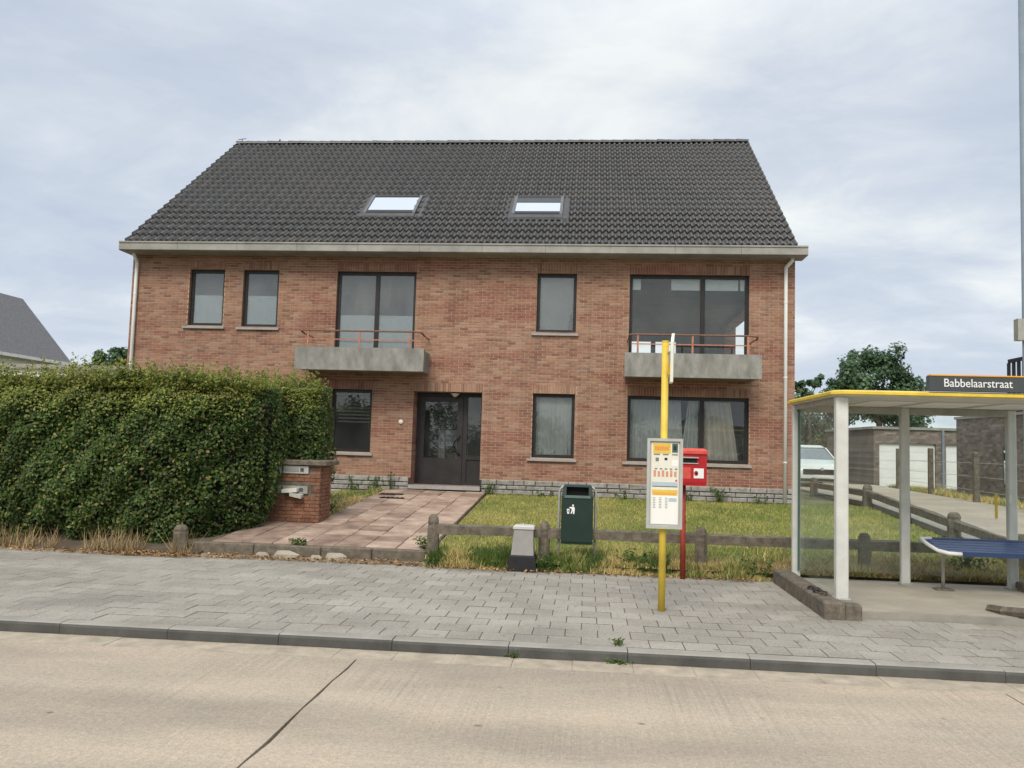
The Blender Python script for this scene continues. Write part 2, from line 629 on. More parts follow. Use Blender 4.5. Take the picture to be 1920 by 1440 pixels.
M['curtain'] = mat('linen_curtain', lin(226, 214, 200), .95, .08, 4)
M['sheer'] = glass_material('sheer_curtain_base')  # replaced just below
M['wallsheet'] = mat('pale_wall_sheet', (.80, .90, .93), .95, .04, 3)
M['greyblind'] = mat('grey_blind_cloth', (.34, .37, .39), .95, .05, 3)
M['valance'] = mat('pale_blind_cloth', (.74, .80, .78), .95, .05, 3)
M['blind'] = mat('blind_slat', lin(120, 118, 112), .6, .1, 4)
M['glass'] = glass_material('window_glass', (.94, .965, .96), 1.1, dirt_haze=.045)
M['hazed'] = glass_material('hazed_window_glass', (.95, .97, .965), 1.7, dirt_haze=.13)  # whitish haze and stronger reflection added to brighten the upper panes
M['sglass'] = glass_material('shelter_glass', (.95, .98, .968), .36, dirt_haze=.05)
M['sideglass'] = glass_material('shelter_side_glass', (.95, .98, .968), .10, dirt_haze=.03)
M['skyglass'] = glass_material('roof_window_glass', (.35, .38, .4), 9.0)
M['black'] = mat('black_plastic', (.018, .018, .02), .6, .2, 8)
M['dark'] = mat('dark_opening', (.012, .012, .012), .8, .1, 5)
M['yellow'] = mat('yellow_paint', lin(222, 192, 74), .5, .12, 5, spec=.45, fine=.05)
M['yelloworange'] = mat('orange_print', lin(240, 165, 40), .5, .05, 5)
M['poster'] = mat('poster_paper', lin(226, 222, 208), .6, .04, 8)
M['alu'] = mat('brushed_aluminium', lin(190, 191, 186), .45, .08, 6, metal=.35)
M['postwhite'] = mat('shelter_post_paint', lin(206, 206, 200), .5, .1, 4, fine=.05)
M['red'] = mat('post_red', lin(176, 30, 40), .4, .12, 6, spec=.45)
M['redtop'] = mat('pale_post_red', lin(206, 84, 72), .6, .15, 10)
M['redpole'] = mat('dull_red_pole', lin(150, 62, 50), .65, .2, 8)
M['green'] = mat('bin_green', lin(28, 48, 42), .45, .15, 4, spec=.4)
M['greenlip'] = mat('bin_lip_green', lin(78, 100, 92), .5, .12, 6)
M['gal'] = mat('galvanised_steel', lin(168, 168, 158), .5, .15, 8, metal=.4)
M['grey'] = mat('cabinet_grey', lin(150, 147, 144), .6, .08, 6, fine=.04)
M['greyl'] = mat('cabinet_lid_grey', lin(192, 190, 184), .6, .05, 6)
M['blue'] = mat('bench_blue', lin(50, 68, 108), .4, .12, 5, spec=.5)
M['signgrey'] = mat('sign_anthracite', lin(72, 78, 80), .5, .08, 5)
M['signwhite'] = mat('sign_lettering', (.82, .82, .80), .6, .02, 5)
M['pinktile'] = mat('pink_path_tile', lin(160, 134, 118), .9, .26, 2.6, c2=lin(192, 170, 152), bump=.005, bscale=70, fine=.15)
M['pinkdark'] = mat('worn_path_tile', lin(134, 110, 96), .92, .25, 2.8, c2=lin(164, 142, 126), bump=.006, bscale=70, fine=.18)
M['litter'] = leaf_material('dry_leaves', [(0, lin(104, 76, 50)), (.5, lin(150, 114, 76)), (1, lin(184, 152, 110))], .1, .9)
M['hedge'] = leaf_material('hedge_leaf', [(0, lin(48, 66, 28)), (.5, lin(70, 94, 40)), (.85, lin(100, 122, 56)), (.96, lin(138, 142, 80)), (1, lin(150, 120, 74))], .35, .5)
M['shoots'] = leaf_material('young_hedge_leaf', [(0, lin(100, 116, 46)), (.5, lin(134, 146, 64)), (1, lin(176, 170, 100))], .4, .6)
M['treeleaf'] = leaf_material('tree_leaf', [(0, lin(74, 100, 78)), (.5, lin(94, 122, 90)), (1, lin(122, 148, 106))], .45)
M['paleleaf'] = leaf_material('pale_tree_leaf', [(0, lin(84, 104, 54)), (1, lin(130, 142, 76))], .35)
M['farleaf'] = leaf_material('far_wood_leaf', [(0, lin(48, 66, 52)), (1, lin(72, 90, 66))], .2)
M['olive'] = leaf_material('olive_shrub_leaf', [(0, lin(78, 92, 58)), (1, lin(132, 126, 80))], .3)
M['bark'] = mat('bark', (.10, .08, .06), .95, .3, 12, bump=.02, bscale=30)
M['lawn'] = grass_material('mown_grass', lin(112, 136, 56), lin(184, 176, 98), .36, .64, .8)
M['verge'] = grass_material('rough_grass', lin(104, 128, 62), lin(216, 192, 132), .38, .56, .9)
M['dry'] = grass_material('dry_grass', lin(140, 122, 88), lin(196, 170, 126), .35, .65, 2)
M['weed'] = leaf_material('weed_leaf', [(0, lin(64, 90, 40)), (1, lin(110, 130, 64))], .3)
M['carwhite'] = mat('white_car_paint', (.86, .88, .87), .22, .02, 2, spec=.5)
M['carglass'] = glass_material('car_glass', (.34, .42, .41), 4.5)
M['greybrick'] = mat('greybrown_brickwork', lin(142, 122, 110), .95, .25, 14, bump=.006, bscale=50, fine=.2)
for nm, ax in (('greybrick', ('X', 'Z')), ('greybrick_side', ('Y', 'Z'))):
    mt, t, b = bsdf(nm, .95, .2)
    w = cell_noise(t, (.22, .07), ax, True)
    r = ramp(t, [(0, lin(104, 94, 88)), (.4, lin(122, 111, 104)), (.8, lin(134, 122, 114)), (1, lin(148, 138, 129))])
    t.links.new(w, r.inputs[0])
    bn_ = pos_noise(t, 1.2, 4, .6)
    rr_ = ramp(t, [(.35, .85), (.65, 1.1)])
    t.links.new(bn_, rr_.inputs[0])
    t.links.new(mixc(t, 1.0, r.outputs[0], rr_.outputs[0], 'MULTIPLY'), b.inputs['Base Color'])
    M[nm] = mt
M['garagedoor'] = mat('white_garage_door', (.80, .81, .80), .5, .04, 3)
M['slate'] = mat('slate_roofing', lin(108, 108, 110), .7, .2, 9, bump=.006, bscale=20, fine=.12)
M['lead'] = mat('lead_flashing', lin(82, 82, 84), .6, .2, 6)
M['handrail'] = mat('brown_handrail', lin(126, 92, 78), .6, .2, 15)
M['steelpole'] = mat('painted_lamp_column', lin(126, 138, 148), .5, .1, 3)
M['rubber'] = mat('tyre_rubber', (.02, .02, .02), .8, .2, 8)
M['opal'] = mat('opal_white', (.85, .84, .80), .4, .02, 4)
# sheer curtain: woven cloth half let through
_t = M['sheer'].node_tree
_t.nodes.clear()
_o = N(_t, 'ShaderNodeOutputMaterial')
_d = N(_t, 'ShaderNodeBsdfDiffuse', ins={'Color': (.88, .89, .86, 1)})
_x = N(_t, 'ShaderNodeBsdfTransparent', ins={'Color': (.95, .95, .95, 1)})
_m = N(_t, 'ShaderNodeMixShader', ins={0: .25})
_t.links.new(_d.outputs[0], _m.inputs[1]); _t.links.new(_x.outputs[0], _m.inputs[2]); _t.links.new(_m.outputs[0], _o.inputs['Surface'])

# ------------------------------------------------------------------ ground, road, kerb, pavement
ys = [-300, -60, -10, 11.5, 11.62, 11.95, 13, 15, 17, 19.2, 30, 60, 150, 700]
zs = [-.08, -.08, -.08, -.08, .03, .09, gz(13) - .06, gz(15) - .06, gz(17) - .06, .63, .63, .63, .8, 1.2]
xs = [-600, -120, -40, -14, -8, -3, 0, 3, 7, 12, 40, 120, 600]
v = [(x, y, z) for y, z in zip(ys, zs) for x in xs]
nx = len(xs)
f = [(j * nx + i, j * nx + i + 1, (j + 1) * nx + i + 1, (j + 1) * nx + i) for j in range(len(ys) - 1) for i in range(nx - 1)]
tag(MB().add(v, f).build('terrain', M['terrain']), kind='structure')

KY = 7.24
road = tag(MB().box(-80, 80, -1.0, 6.94, -.07, -.025).build('road', M['joint']), kind='structure')
SL = 5.12
for i in range(-6, 7):
    x0 = -1.85 + i * SL
    for (y0, y1) in ((-.95, 2.96), (2.975, 6.90)):
        g = .007
        n = 7
        if i in (-1, 0) and y0 > 2:
            # the joint at x = -1.85 wanders where its edges have spalled
            pts = []
            left = [(x0 + g, y0 + (y1 - y0) * k / 12) for k in range(13)]
            right = [(x0 + SL - g, y0 + (y1 - y0) * k / 12) for k in range(13)]
            rj = random.Random(5)
            wob = [(.5 - rj.random()) * .016 for k in range(13)]
            wid = [rj.random() ** 2 * .009 for k in range(13)]
            if i == 0: left = [(x + wob[k] + wid[k], y) for k, (x, y) in enumerate(left)]
            else: right = [(x + wob[k] - wid[k], y) for k, (x, y) in enumerate(right)]
            loop = right + left[::-1]
            b = MB()
            k = len(loop)
            b.add([(x, y, 0) for x, y in loop] + [(x, y, -.06) for x, y in loop],
                  [tuple(range(k))] + [(a, a + k, (a + 1) % k + k, (a + 1) % k) for a in range(k)])
            b.build('road_slab', M['road'], road)
        else:
            MB().box(x0 + g, x0 + SL - g, y0, y1, -.06, 0).build('road_slab', M['road'], road)

gut = tag(MB().box(-80, 80, 6.94, KY - .005, -.07, -.02).build('road_gutter', M['joint']), kind='structure')
gme = MB().box(-.2485, .2485, -.158, .158, -.05, 0).mesh('gutter_stone', M['gutterstrip'])
for i in range(-22, 22):
    inst('gutter_stone', gme, (.25 + i * .5 - .07, 7.075, -.004 + random.uniform(-.002, .002)), gut)

PZ = .09
kerb = tag(MB().box(-80, 80, KY + .01, KY + .15, -.07, PZ - .02).build('kerb', M['joint']), kind='structure')
kme = MB()
pr = [(0, -.05), (0, PZ - .028), (.012, PZ - .008), (.035, PZ), (.165, PZ), (.165, -.05)]
kme.poly_x([(y, z) for y, z in pr], .004, 1.011)
kme = kme.mesh('kerb_stone', M['kerb'])
kme.materials.append(M['kerbfront'])
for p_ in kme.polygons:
    if abs(p_.normal.x) < .5 and p_.center.y < .015: p_.material_index = 1  # front faces take the second, darker kerb material
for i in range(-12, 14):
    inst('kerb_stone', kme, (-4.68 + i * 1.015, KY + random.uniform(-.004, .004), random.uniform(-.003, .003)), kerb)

M['sandjoint'] = mat('sand_joint', lin(78, 72, 63), .95, .4, 3)
pave = tag(MB().box(-80, 80, KY + .168, 11.56, -.07, PZ - .0045).build('pavement', M['sandjoint']), kind='structure')
PY0 = 7.42
pm = MB()
c = .006
gx_, gy_ = .0035, .011
for_ring = lambda e, z: [(gx_ + e, gy_ + e, z), (PV - gx_ - e, gy_ + e, z), (PV - gx_ - e, PV - gy_ - e, z), (gx_ + e, PV - gy_ - e, z)]
pm.rings([for_ring(0, -.04), for_ring(0, -.003), for_ring(.003, 0)])
pme = pm.mesh('paver', M['paver'])
cands = []
for j in range(14):
    y = PY0 + j * PV
    if y > 11.4: break
    # x run follows the width in view
    xa, xb = -.60 * y - 1.0, .52 * y + .8
    k0 = int(math.floor((xa + 9.0) / PV)); k1 = int(math.ceil((xb + 9.0) / PV))
    for k in range(k0, k1):
        x = -9.0 + k * PV - (j % 2) * PV / 2
        if 2.55 < x + .15 and 9.1 < y + .15 < 11.5 and x < 5.6 and x > 2.62 and y > 9.2:
            continue
        cands.append((math.hypot(x + .15, y + .15), x, y))
cands.sort()
stuff = MB()
rp_ = random.Random(3)
for i, (d, x, y) in enumerate(cands):
    z = PZ + rp_.uniform(-.002, .002)
    tx, ty = rp_.uniform(-.005, .005), rp_.uniform(-.005, .005)
    if i < 300 and x > -.6 * y - .5 and x < .5 * y + .3:
        inst('paver', pme, (x, y, z), pave, (tx, ty, 0))
    else:
        stuff.add([(p[0] + x, p[1] + y, p[2] + z + ty * p[0] + tx * p[1]) for p in pm.v], pm.f)
# the pavement carries on outside the picture
for j in range(14):
    y = PY0 + j * PV
    if y > 11.4: break
    xa, xb = -.60 * y - 1.0, .52 * y + .8
    for k in list(range(int((-22 + 9) / PV), int(math.floor((xa + 9) / PV)))) + list(range(int(math.ceil((xb + 9) / PV)), int((18 + 9) / PV))):
        x = -9.0 + k * PV - (j % 2) * PV / 2
        if 2.62 < x < 5.6 and y > 9.2: continue
        stuff.add([(p[0] + x, p[1] + y, p[2] + PZ + rp_.uniform(-.003, .003)) for p in pm.v], pm.f)
tag(stuff.build('paver', M['paver'], pave), kind='stuff')


def sheet(x0a, x1a, y0, y1, lift, n=8, x0b=None, x1b=None):
    """ground-following sheet with a skirt"""
    x0b = x0a if x0b is None else x0b
    x1b = x1a if x1b is None else x1b
    b = MB()
    vs_, fs_ = [], []
    for i in range(n + 1):
        t_ = i / n
        y = y0 + (y1 - y0) * t_
        a_, c_ = x0a + (x0b - x0a) * t_, x1a + (x1b - x1a) * t_
        vs_ += [(a_, y, gz(y) + lift), (c_, y, gz(y) + lift), (a_, y, gz(y) + lift - .1), (c_, y, gz(y) + lift - .1)]
    for i in range(n):
        k = i * 4
        fs_ += [(k, k + 1, k + 5, k + 4), (k, k + 4, k + 6, k + 2), (k + 1, k + 3, k + 7, k + 5)]
    fs_ += [(0, 2, 3, 1), (4 * n, 4 * n + 1, 4 * n + 3, 4 * n + 2)]
    return b.add(vs_, fs_)


tag(sheet(-2.22, 6.2, 11.57, 19.08, .0, 10).build('lawn', M['terrain']), kind='structure')
tag(sheet(6.75, 9.0, 11.57, 33.0, .02, 14, 6.75, 11.0).build('driveway', M['drive']), kind='structure')
tag(sheet(-5.6, -4.62, 14.6, 19.08, .0, 5).build('flower_bed', M['soil']), kind='structure')
tag(sheet(-14, -5.55, 11.57, 14.5, -.02, 4).build('hedge_bed', M['soil']), kind='structure')

b = MB().box(-14, 6.2, 11.565, 11.93, -.05, .104)
tag(b.build('soil_strip', M['strip']), kind='structure')
# garden path of square pink tiles
path = tag(sheet(-5.66, -2.23, 12.02, 14.45, .015, 4).add(*(lambda q: (q.v, q.f))(sheet(-4.62, -2.24, 14.45, 19.08, .015, 6))).build('garden_path', M['soil']), kind='structure')
PT = .464
tme = MB()
g = .006; c = .008
tme.rings([[(g, g, -.04), (PT - g, g, -.04), (PT - g, PT - g, -.04), (g, PT - g, -.04)],
           [(g, g, -.008), (PT - g, g, -.008), (PT - g, PT - g, -.008), (g, PT - g, -.008)],
           [(g + c, g + c, 0), (PT - g - c, g + c, 0), (PT - g - c, PT - g - c, 0), (g + c, PT - g - c, 0)]])
tA = tme.mesh('path_tile', M['pinktile'])
tB = tme.mesh('path_tile', M['pinkdark'])
rt_ = random.Random(9)
slope = math.atan(.48 / 7.35)
for j in range(15):
    y = 12.05 + j * PT
    for k in range(7):
        x = -2.25 - (k + 1) * PT
        if y + PT > 14.5 and x < -4.75: continue
        if x < -5.6: continue
        if y + PT > 19.1: continue
        if 17.4 < y < 18.2 and k == 4 and False: continue
        inst('path_tile', tB if (rt_.random() < .28 or x < -4.7) else tA, (x, y, gz(y) + .05 + rt_.uniform(-.006, .006)), path,
             (slope + rt_.uniform(-.008, .008), rt_.uniform(-.008, .008), rt_.uniform(-.006, .006)))
e = tag(MB().box(-5.7, -2.24, 11.935, 11.965, -.02, .20).build('path_edging', M['joint']), kind='structure')
x = -5.7
while x < -2.3:
    w = rt_.uniform(.75, 1.05)
    x2 = min(x + w, -2.235)
    MB().bevbox(x + .005, x2 - .005, 11.90, 12.04, .0, .262 + rt_.uniform(-.01, .006), .012).build('edging_block', M['fence'], e)
    x = x2
# drain gratings let into the path
for i, (dx_, dy_) in enumerate(((0, 0), (-.16, .62))):
    X0, Y0 = -4.28 + dx_, 17.35 + dy_
    t_ = thing('drain_grating', (X0, Y0, gz(Y0) + .055), 'dark slotted drain grating in the pink path, ' + ('nearer the street' if i == 0 else 'nearer the front door'), 'grating', 'drain gratings in the path')
    b = MB()
    for s in range(5):
        b.box(X0 + s * .1, X0 + s * .1 + .05, Y0, Y0 + .2, gz(Y0) + .05, gz(Y0) + .075)
    b.build('bar', M['black'], t_)
    MB().box(X0 - .03, X0 + .5, Y0 - .02, Y0 + .22, gz(Y0) + .045, gz(Y0) + .066).build('tray', M['dark'], t_)

# ------------------------------------------------------------------ the house
D = 19.10
HX0, HX1 = -11.09, 4.65
HB = 30.1
EZ = 6.17
house = thing('apartment_house', ((HX0 + HX1) / 2, D, .66), 'wide two-storey brick house with dark tiled roof and two concrete balconies', 'house')
OPEN = {  # x0, x1, z0, z1
    'w1': (-9.63, -8.75, 4.47, 5.84), 'w2': (-8.29, -7.40, 4.46, 5.84), 'b1': (-5.98, -4.06, 3.70, 5.83), 'u3': (-1.205, -.28, 4.44, 5.83),
    'u4': (.935, 3.64, 3.70, 5.83), 'g1': (-5.99, -5.01, 1.55, 3.02), 'door': (-4.03, -2.41, .84, 3.01), 'g3': (-1.235, -.262, 1.545, 3.02), 'g4': (.935, 3.65, 1.53, 3.02)}
OP = list(OPEN.values())


def wall_boxes(b, x0, x1, z0, z1, y0, y1, ops):
    """wall slab decomposed round its openings; pieces butt"""
    X = sorted({x0, x1, *[o[0] for o in ops], *[o[1] for o in ops]})
    X = [x for x in X if x0 <= x <= x1]
    for a, c_ in zip(X[:-1], X[1:]):
        cut = sorted((max(o[2], z0), min(o[3], z1)) for o in ops if o[0] < (a + c_) / 2 < o[1])
        z = z0
        for p, q_ in cut:
            if p > z + 1e-6: b.box(a, c_, y0, y1, z, p)
            z = max(z, q_)
        if z < z1 - 1e-6: b.box(a, c_, y0, y1, z, z1)
    return b


front = wall_boxes(MB(), HX0, HX1, .3, EZ + .12, D + .03, D + .30, OP).build('front_wall', M['brick'], house)
mort = wall_boxes(MB(), HX0, HX1, 1.0, EZ + .1, D + .009, D + .03, OP).build('mortar_bed', M['mortar'], house)
# bricks: full bricks as pieces, cut ones and the far ones joined
lint = [(o[0] - .02, o[1] + .02, o[3], o[3] + .20) for o in OP]
bricks, cuts = [], []
nz_ = int((EZ - BZ0) / BH) + 1
for j in range(nz_):
    z = BZ0 + j * BH
    if z > EZ + .02: break
    blocks = sorted([(o[0], o[1]) for o in OP if o[2] < z + BH * .5 < o[3]] + [(o[0], o[1]) for o in lint if o[2] < z + BH * .5 < o[3]])
    x = HX0 - (j % 2) * BW / 2
    while x < HX1:
        a, c_ = max(x, HX0), min(x + BW, HX1)
        segs = [(a, c_)]
        for (p, q_) in blocks:
            ns = []
            for (s, e_) in segs:
                if q_ <= s or p >= e_: ns.append((s, e_)); continue
                if p > s: ns.append((s, p))
                if q_ < e_: ns.append((q_, e_))
            segs = ns
        for s, e_ in segs:
            if e_ - s > .03:
                (bricks if e_ - s > BW - 1e-4 else cuts).append((s, e_, z))
        x += BW
bricks.sort(key=lambda t_: (t_[0] ** 2 * .6 + (t_[2] - 2.4) ** 2))
bme = MB().box(.006, BW - .006, .0, .022, .0065, BH - .0065).mesh('brick', M['brick'])
rb_ = random.Random(21)
NB = 150
for (s, e_, z) in bricks[:NB]:
    inst('brick', bme, (s, D + rb_.uniform(0, .003), z), front)
b = MB()
for (s, e_, z) in bricks[NB:] + cuts:
    y = D + rb_.uniform(0, .004)
    jz = rb_.uniform(-.001, .001)
    b.box(s + .006, e_ - .006, y, D + .022, z + .0065 + jz, z + BH - .0065 + jz)
tag(b.build('brick', M['brick'], front), kind='stuff')
# soldier courses over the openings
sol = []
for o in OP:
    n_ = max(1, round((o[1] - o[0] + .04) / .0625))
    w = (o[1] - o[0] + .04) / n_
    for k in range(n_):
        sol.append((o[0] - .02 + k * w, w, o[3]))
sol.sort(key=lambda t_: t_[2])
b = MB()
for i, (x, w, z) in enumerate(sol):
    bb = MB().box(x + .006, x + w - .006, D - .001 + rb_.uniform(0, .003), D + .022, z + .004, z + .196)
    if i < 150: bb.build('lintel_brick', M['soldier'], front)
    else: b.add(bb.v, bb.f)
tag(b.build('lintel_brick', M['soldier'], front), kind='stuff')
MB().box(HX0 + .02, HX1 - .02, D + .012, D + .026, EZ - .13, EZ).build('wall_head', M['brick'], house)

# other walls (side, rear) with the rear and side windows of the empty upper flat
side = MB()
wall_y = [(D + .30, HB - .3)]
side.box(HX0, HX0 + .3, D + .30, HB - .3, .3, EZ + .12)
# right gable wall with a window opening at y 24.7..25.6
side.box(HX1 - .3, HX1, D + .30, 23.3, .3, EZ + .12)
side.box(HX1 - .3, HX1, 26.6, HB - .3, .3, EZ + .12)
side.box(HX1 - .3, HX1, 23.3, 26.6, .3, 4.3)
side.box(HX1 - .3, HX1, 23.3, 26.6, 5.72, EZ + .12)
side.build('side_wall', M['brick'], house)
REAR = [(1.45, 2.26, 4.4, 5.68), (2.40, 3.15, 4.4, 5.68), (-1.6, -.2, 4.0, 5.6), (-5.6, -4.0, 4.0, 5.6)]
wall_boxes(MB(), HX0, HX1, .3, EZ + .12, HB - .3, HB, REAR).build('rear_wall', M['brick'], house)
for X0, X1 in ((HX0, HX0 + .3), (HX1 - .3, HX1)):
    MB().poly_x([(D, EZ + .12), (HB, EZ + .12), (24.6, 10.85)], X0, X1).build('gable', M['brick'], house)

# plinth of rough grey stones
pl = MB()
wall_boxes(pl, HX0, HX1, .3, 1.0, D + .012, D + .03, [OPEN['door']]).build('plinth', M['joint'], house)
plinth = pl
po = bpy.data.objects.new('x', None); bpy.data.objects.remove(po)
plo = [o for o in house.children if o.name.startswith('plinth')][0]
rs_ = random.Random(4)
z = .56
rows = [.12, .11, .10, .125]
stones = []
for h_ in rows:
    x = HX0 + rs_.uniform(-.2, 0)
    while x < HX1:
        w = rs_.uniform(.22, .48)
        a, c_ = max(x, HX0), min(x + w, HX1)
        if not (c_ > OPEN['door'][0] - .04 and a < OPEN['door'][1] + .04):
            stones.append((a, c_, z, z + h_))
        else:
            if a < OPEN['door'][0] - .1: stones.append((a, OPEN['door'][0] - .04, z, z + h_))
            if c_ > OPEN['door'][1] + .1: stones.append((OPEN['door'][1] + .04, c_, z, z + h_))
        x += w
    z += h_
for (a, c_, z0, z1) in stones:
    if c_ - a < .05: continue
    if a < -6.6: continue          # hidden behind the hedge
    y = D - rs_.uniform(.012, .034)
    k = .014
    MB().rings([[(a + .006, D + .015, z0 + .006), (c_ - .006, D + .015, z0 + .006), (c_ - .006, D + .015, z1 - .006), (a + .006, D + .015, z1 - .006)],
                [(a + .008, y + .012, z0 + .008), (c_ - .008, y + .012, z0 + .008), (c_ - .008, y + .012, z1 - .008), (a + .008, y + .012, z1 - .008)],
                [(a + .008 + k, y + rs_.uniform(-.006, .006), z0 + .008 + k), (c_ - .008 - k, y + rs_.uniform(-.006, .006), z0 + .008 + k),
                 (c_ - .008 - k, y + rs_.uniform(-.006, .006), z1 - .008 - k), (a + .008 + k, y + rs_.uniform(-.006, .006), z1 - .008 - k)]]).build('plinth_stone', M['stone'], plo)

# rooms behind the windows


def room(x0, x1, y1, z0, z1, wall_m, ceil_m, side_open=None, back_open=None, y0=D + .31):
    T = .04
    MB().box(x0, x1, y0, y1, z1, z1 + T).build('ceiling', ceil_m, house)
    MB().box(x0, x1, y0, y1, z0 - T, z0).build('floor', M['floor'], house)
    w = MB()
    w.box(x0 - T, x0, y0, y1, z0, z1)
    if side_open:
        a, c_, p, q_ = side_open
        w.box(x1, x1 + T, y0, a, z0, z1); w.box(x1, x1 + T, c_, y1, z0, z1)
        w.box(x1, x1 + T, a, c_, z0, p); w.box(x1, x1 + T, a, c_, q_, z1)
    else:
        w.box(x1, x1 + T, y0, y1, z0, z1)
    if back_open: wall_boxes(w, x0, x1, z0, z1, y1, y1 + T, back_open)
    else: w.box(x0, x1, y1, y1 + T, z0, z1)
    w.build('room_wall', wall_m, house)


room(-10.75, -7.0, 21.9, 3.65, 5.88, M['paleblue'], M['ceil'])
room(-6.8, -3.0, 24.8, 3.65, 5.88, M['paleblue'], M['ceil'])
room(-2.8, .3, 28.6, 3.65, 5.88, M['paleblue'], M['ceil'])
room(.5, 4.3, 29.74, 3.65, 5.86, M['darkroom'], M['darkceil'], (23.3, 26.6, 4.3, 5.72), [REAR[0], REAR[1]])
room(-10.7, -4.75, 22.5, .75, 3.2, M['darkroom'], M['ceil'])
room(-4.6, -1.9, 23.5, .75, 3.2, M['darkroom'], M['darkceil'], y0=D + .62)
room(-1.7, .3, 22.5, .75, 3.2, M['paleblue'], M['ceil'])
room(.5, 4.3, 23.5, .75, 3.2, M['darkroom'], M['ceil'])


def window(key, mull=(), fr=.075, sill=True, label=None, ydeep=.11, transom=None, bottom=None, glass='glass'):
    x0, x1, z0, z1 = OPEN[key]
    ya, yb = D + ydeep, D + ydeep + .07
    b = MB()
    b.box(x0, x0 + fr, ya, yb, z0, z1); b.box(x1 - fr, x1, ya, yb, z0, z1)
    b.box(x0 + fr, x1 - fr, ya, yb, z1 - fr, z1); b.box(x0 + fr, x1 - fr, ya, yb, z0, z0 + (bottom or fr))
    xs_ = [x0 + fr]
    for m_ in mull:
        b.box(m_ - .05, m_ + .05, ya + .003, yb - .003, z0 + (bottom or fr), z1 - fr)
        xs_ += [m_ - .05, m_ + .05]
    xs_.append(x1 - fr)
    wdw = b.build('window', M['frame'], house)
    if label: wdw['label'] = label
    for i in range(0, len(xs_), 2):
        MB().box(xs_[i], xs_[i + 1], ya + .028, ya + .036, z0 + (bottom or fr), z1 - fr).build('pane', M[glass], wdw)
    if sill:
        MB().add(*(lambda q: (q.v, q.f))(MB().hexa([(x0 - .10, D - .055, z0 - .075), (x1 + .06, D - .055, z0 - .075), (x1 + .06, D + .10, z0 - .075), (x0 - .10, D + .10, z0 - .075)],
                                                  [(x0 - .10, D - .055, z0 - .025), (x1 + .06, D - .055, z0 - .025), (x1 + .06, D + .10, z0 - .008), (x0 - .10, D + .10, z0 - .008)]))).build('sill', M['sill'], wdw)
    return wdw


window('w1', glass='hazed'); window('w2', glass='hazed')
window('b1', (-5.01,), sill=False, glass='hazed', label='two-pane balcony door in dark frame')
window('u3', glass='hazed')
window('u4', (2.61,), sill=False, label='wide upper window looking through an empty flat')
g1 = window('g1', label='small ground floor window with slatted blind')
g3 = window('g3', label='ground floor window with net curtain')
g4 = window('g4', (2.62,), label='wide ground floor window with drawn curtains')
# added pale sheets stand in for bright room walls in three upper windows, a drawn grey blind in the fourth
for key, zt, pieces in (('w1', 5.235, ((-9.555, -8.825),)), ('w2', 5.235, ((-8.215, -7.475),)), ('b1', 4.80, ((-5.905, -5.06), (-4.96, -4.135)))):
    for a, c_ in pieces:
        MB().box(a - .02, c_ + .02, D + .182, D + .188, OPEN[key][2] + .02, zt).build('wall_stand_in', M['wallsheet'], house)
MB().box(-1.16, -.33, D + .24, D + .246, 4.48, 5.8).build('roller_blind', M['greyblind'], house)
MB().tube([(-.41, D + .205, 4.5), (-.41, D + .205, 4.68), (-.40, D + .205, 4.76), (-.39, D + .205, 4.90)], [.055, .055, .045, .03], 10).build('bottle', M['black'], house, True)
for a, c_ in ((.99, 1.2), (1.9, 2.545), (2.675, 3.42), (3.47, 3.56)):
    MB().box(a, c_, D + .20, D + .23, 5.50, 5.82).build('roller_blind', M['valance'], house)
# slatted blind behind g1
b = MB()
for k in range(9):
    z = 2.90 - k * .082
    b.hexa([(-5.9, D + .26, z), (-5.1, D + .26, z), (-5.1, D + .30, z + .028), (-5.9, D + .30, z + .028)],
           [(-5.9, D + .26, z + .006), (-5.1, D + .26, z + .006), (-5.1, D + .30, z + .034), (-5.9, D + .30, z + .034)])
b.build('blind', M['blind'], g1)


def cloth(xa0, xb0, xa1, xb1, z0, z1, y, amp, waves, n=40):
    """hanging cloth: top edge xa0..xb0, bottom edge xa1..xb1"""
    vs_, fs_ = [], []
    for i in range(n + 1):
        t_ = i / n
        o = amp * math.sin(t_ * waves * 2 * math.pi) + amp * .4 * math.sin(t_ * waves * 4.7 + 1)
        vs_ += [(xa0 + (xb0 - xa0) * t_, y + o, z1), (xa1 + (xb1 - xa1) * t_, y + o * 1.2, z0)]
    for i in range(n):
        fs_.append((2 * i, 2 * i + 2, 2 * i + 3, 2 * i + 1))
    return MB().add(vs_, fs_)


cloth(-1.16, -.33, -1.16, -.33, 1.62, 2.95, D + .30, .012, 9).build('net_curtain', M['sheer'], g3, True)
cloth(1.0, 2.16, 1.0, 2.24, 1.60, 2.95, D + .32, .022, 10).build('sheer_curtain', M['sheer'], g4, True)
cloth(2.34, 2.56, 2.16, 2.58, 1.60, 2.95, D + .325, .02, 4).build('sheer_curtain', M['sheer'], g4, True)
cloth(2.66, 3.28, 2.66, 3.47, 1.58, 2.93, D + .31, .03, 6).build('curtain', M['curtain'], g4, True)
# ornaments on the ledge behind the net curtain
for x_, h_ in ((-1.05, .16), (-.45, .14), (-.75, .10)):
    MB().tube([(x_, D + .24, 1.63), (x_, D + .24, 1.63 + h_ * .4), (x_, D + .24, 1.63 + h_ * .7), (x_, D + .24, 1.63 + h_)], [.03, .05, .02, .045], 8).build('vase', M['white'], g3, True)
MB().box(-1.19, -.31, D + .19, D + .29, 1.60, 1.628).build('ledge', M['white'], g3)

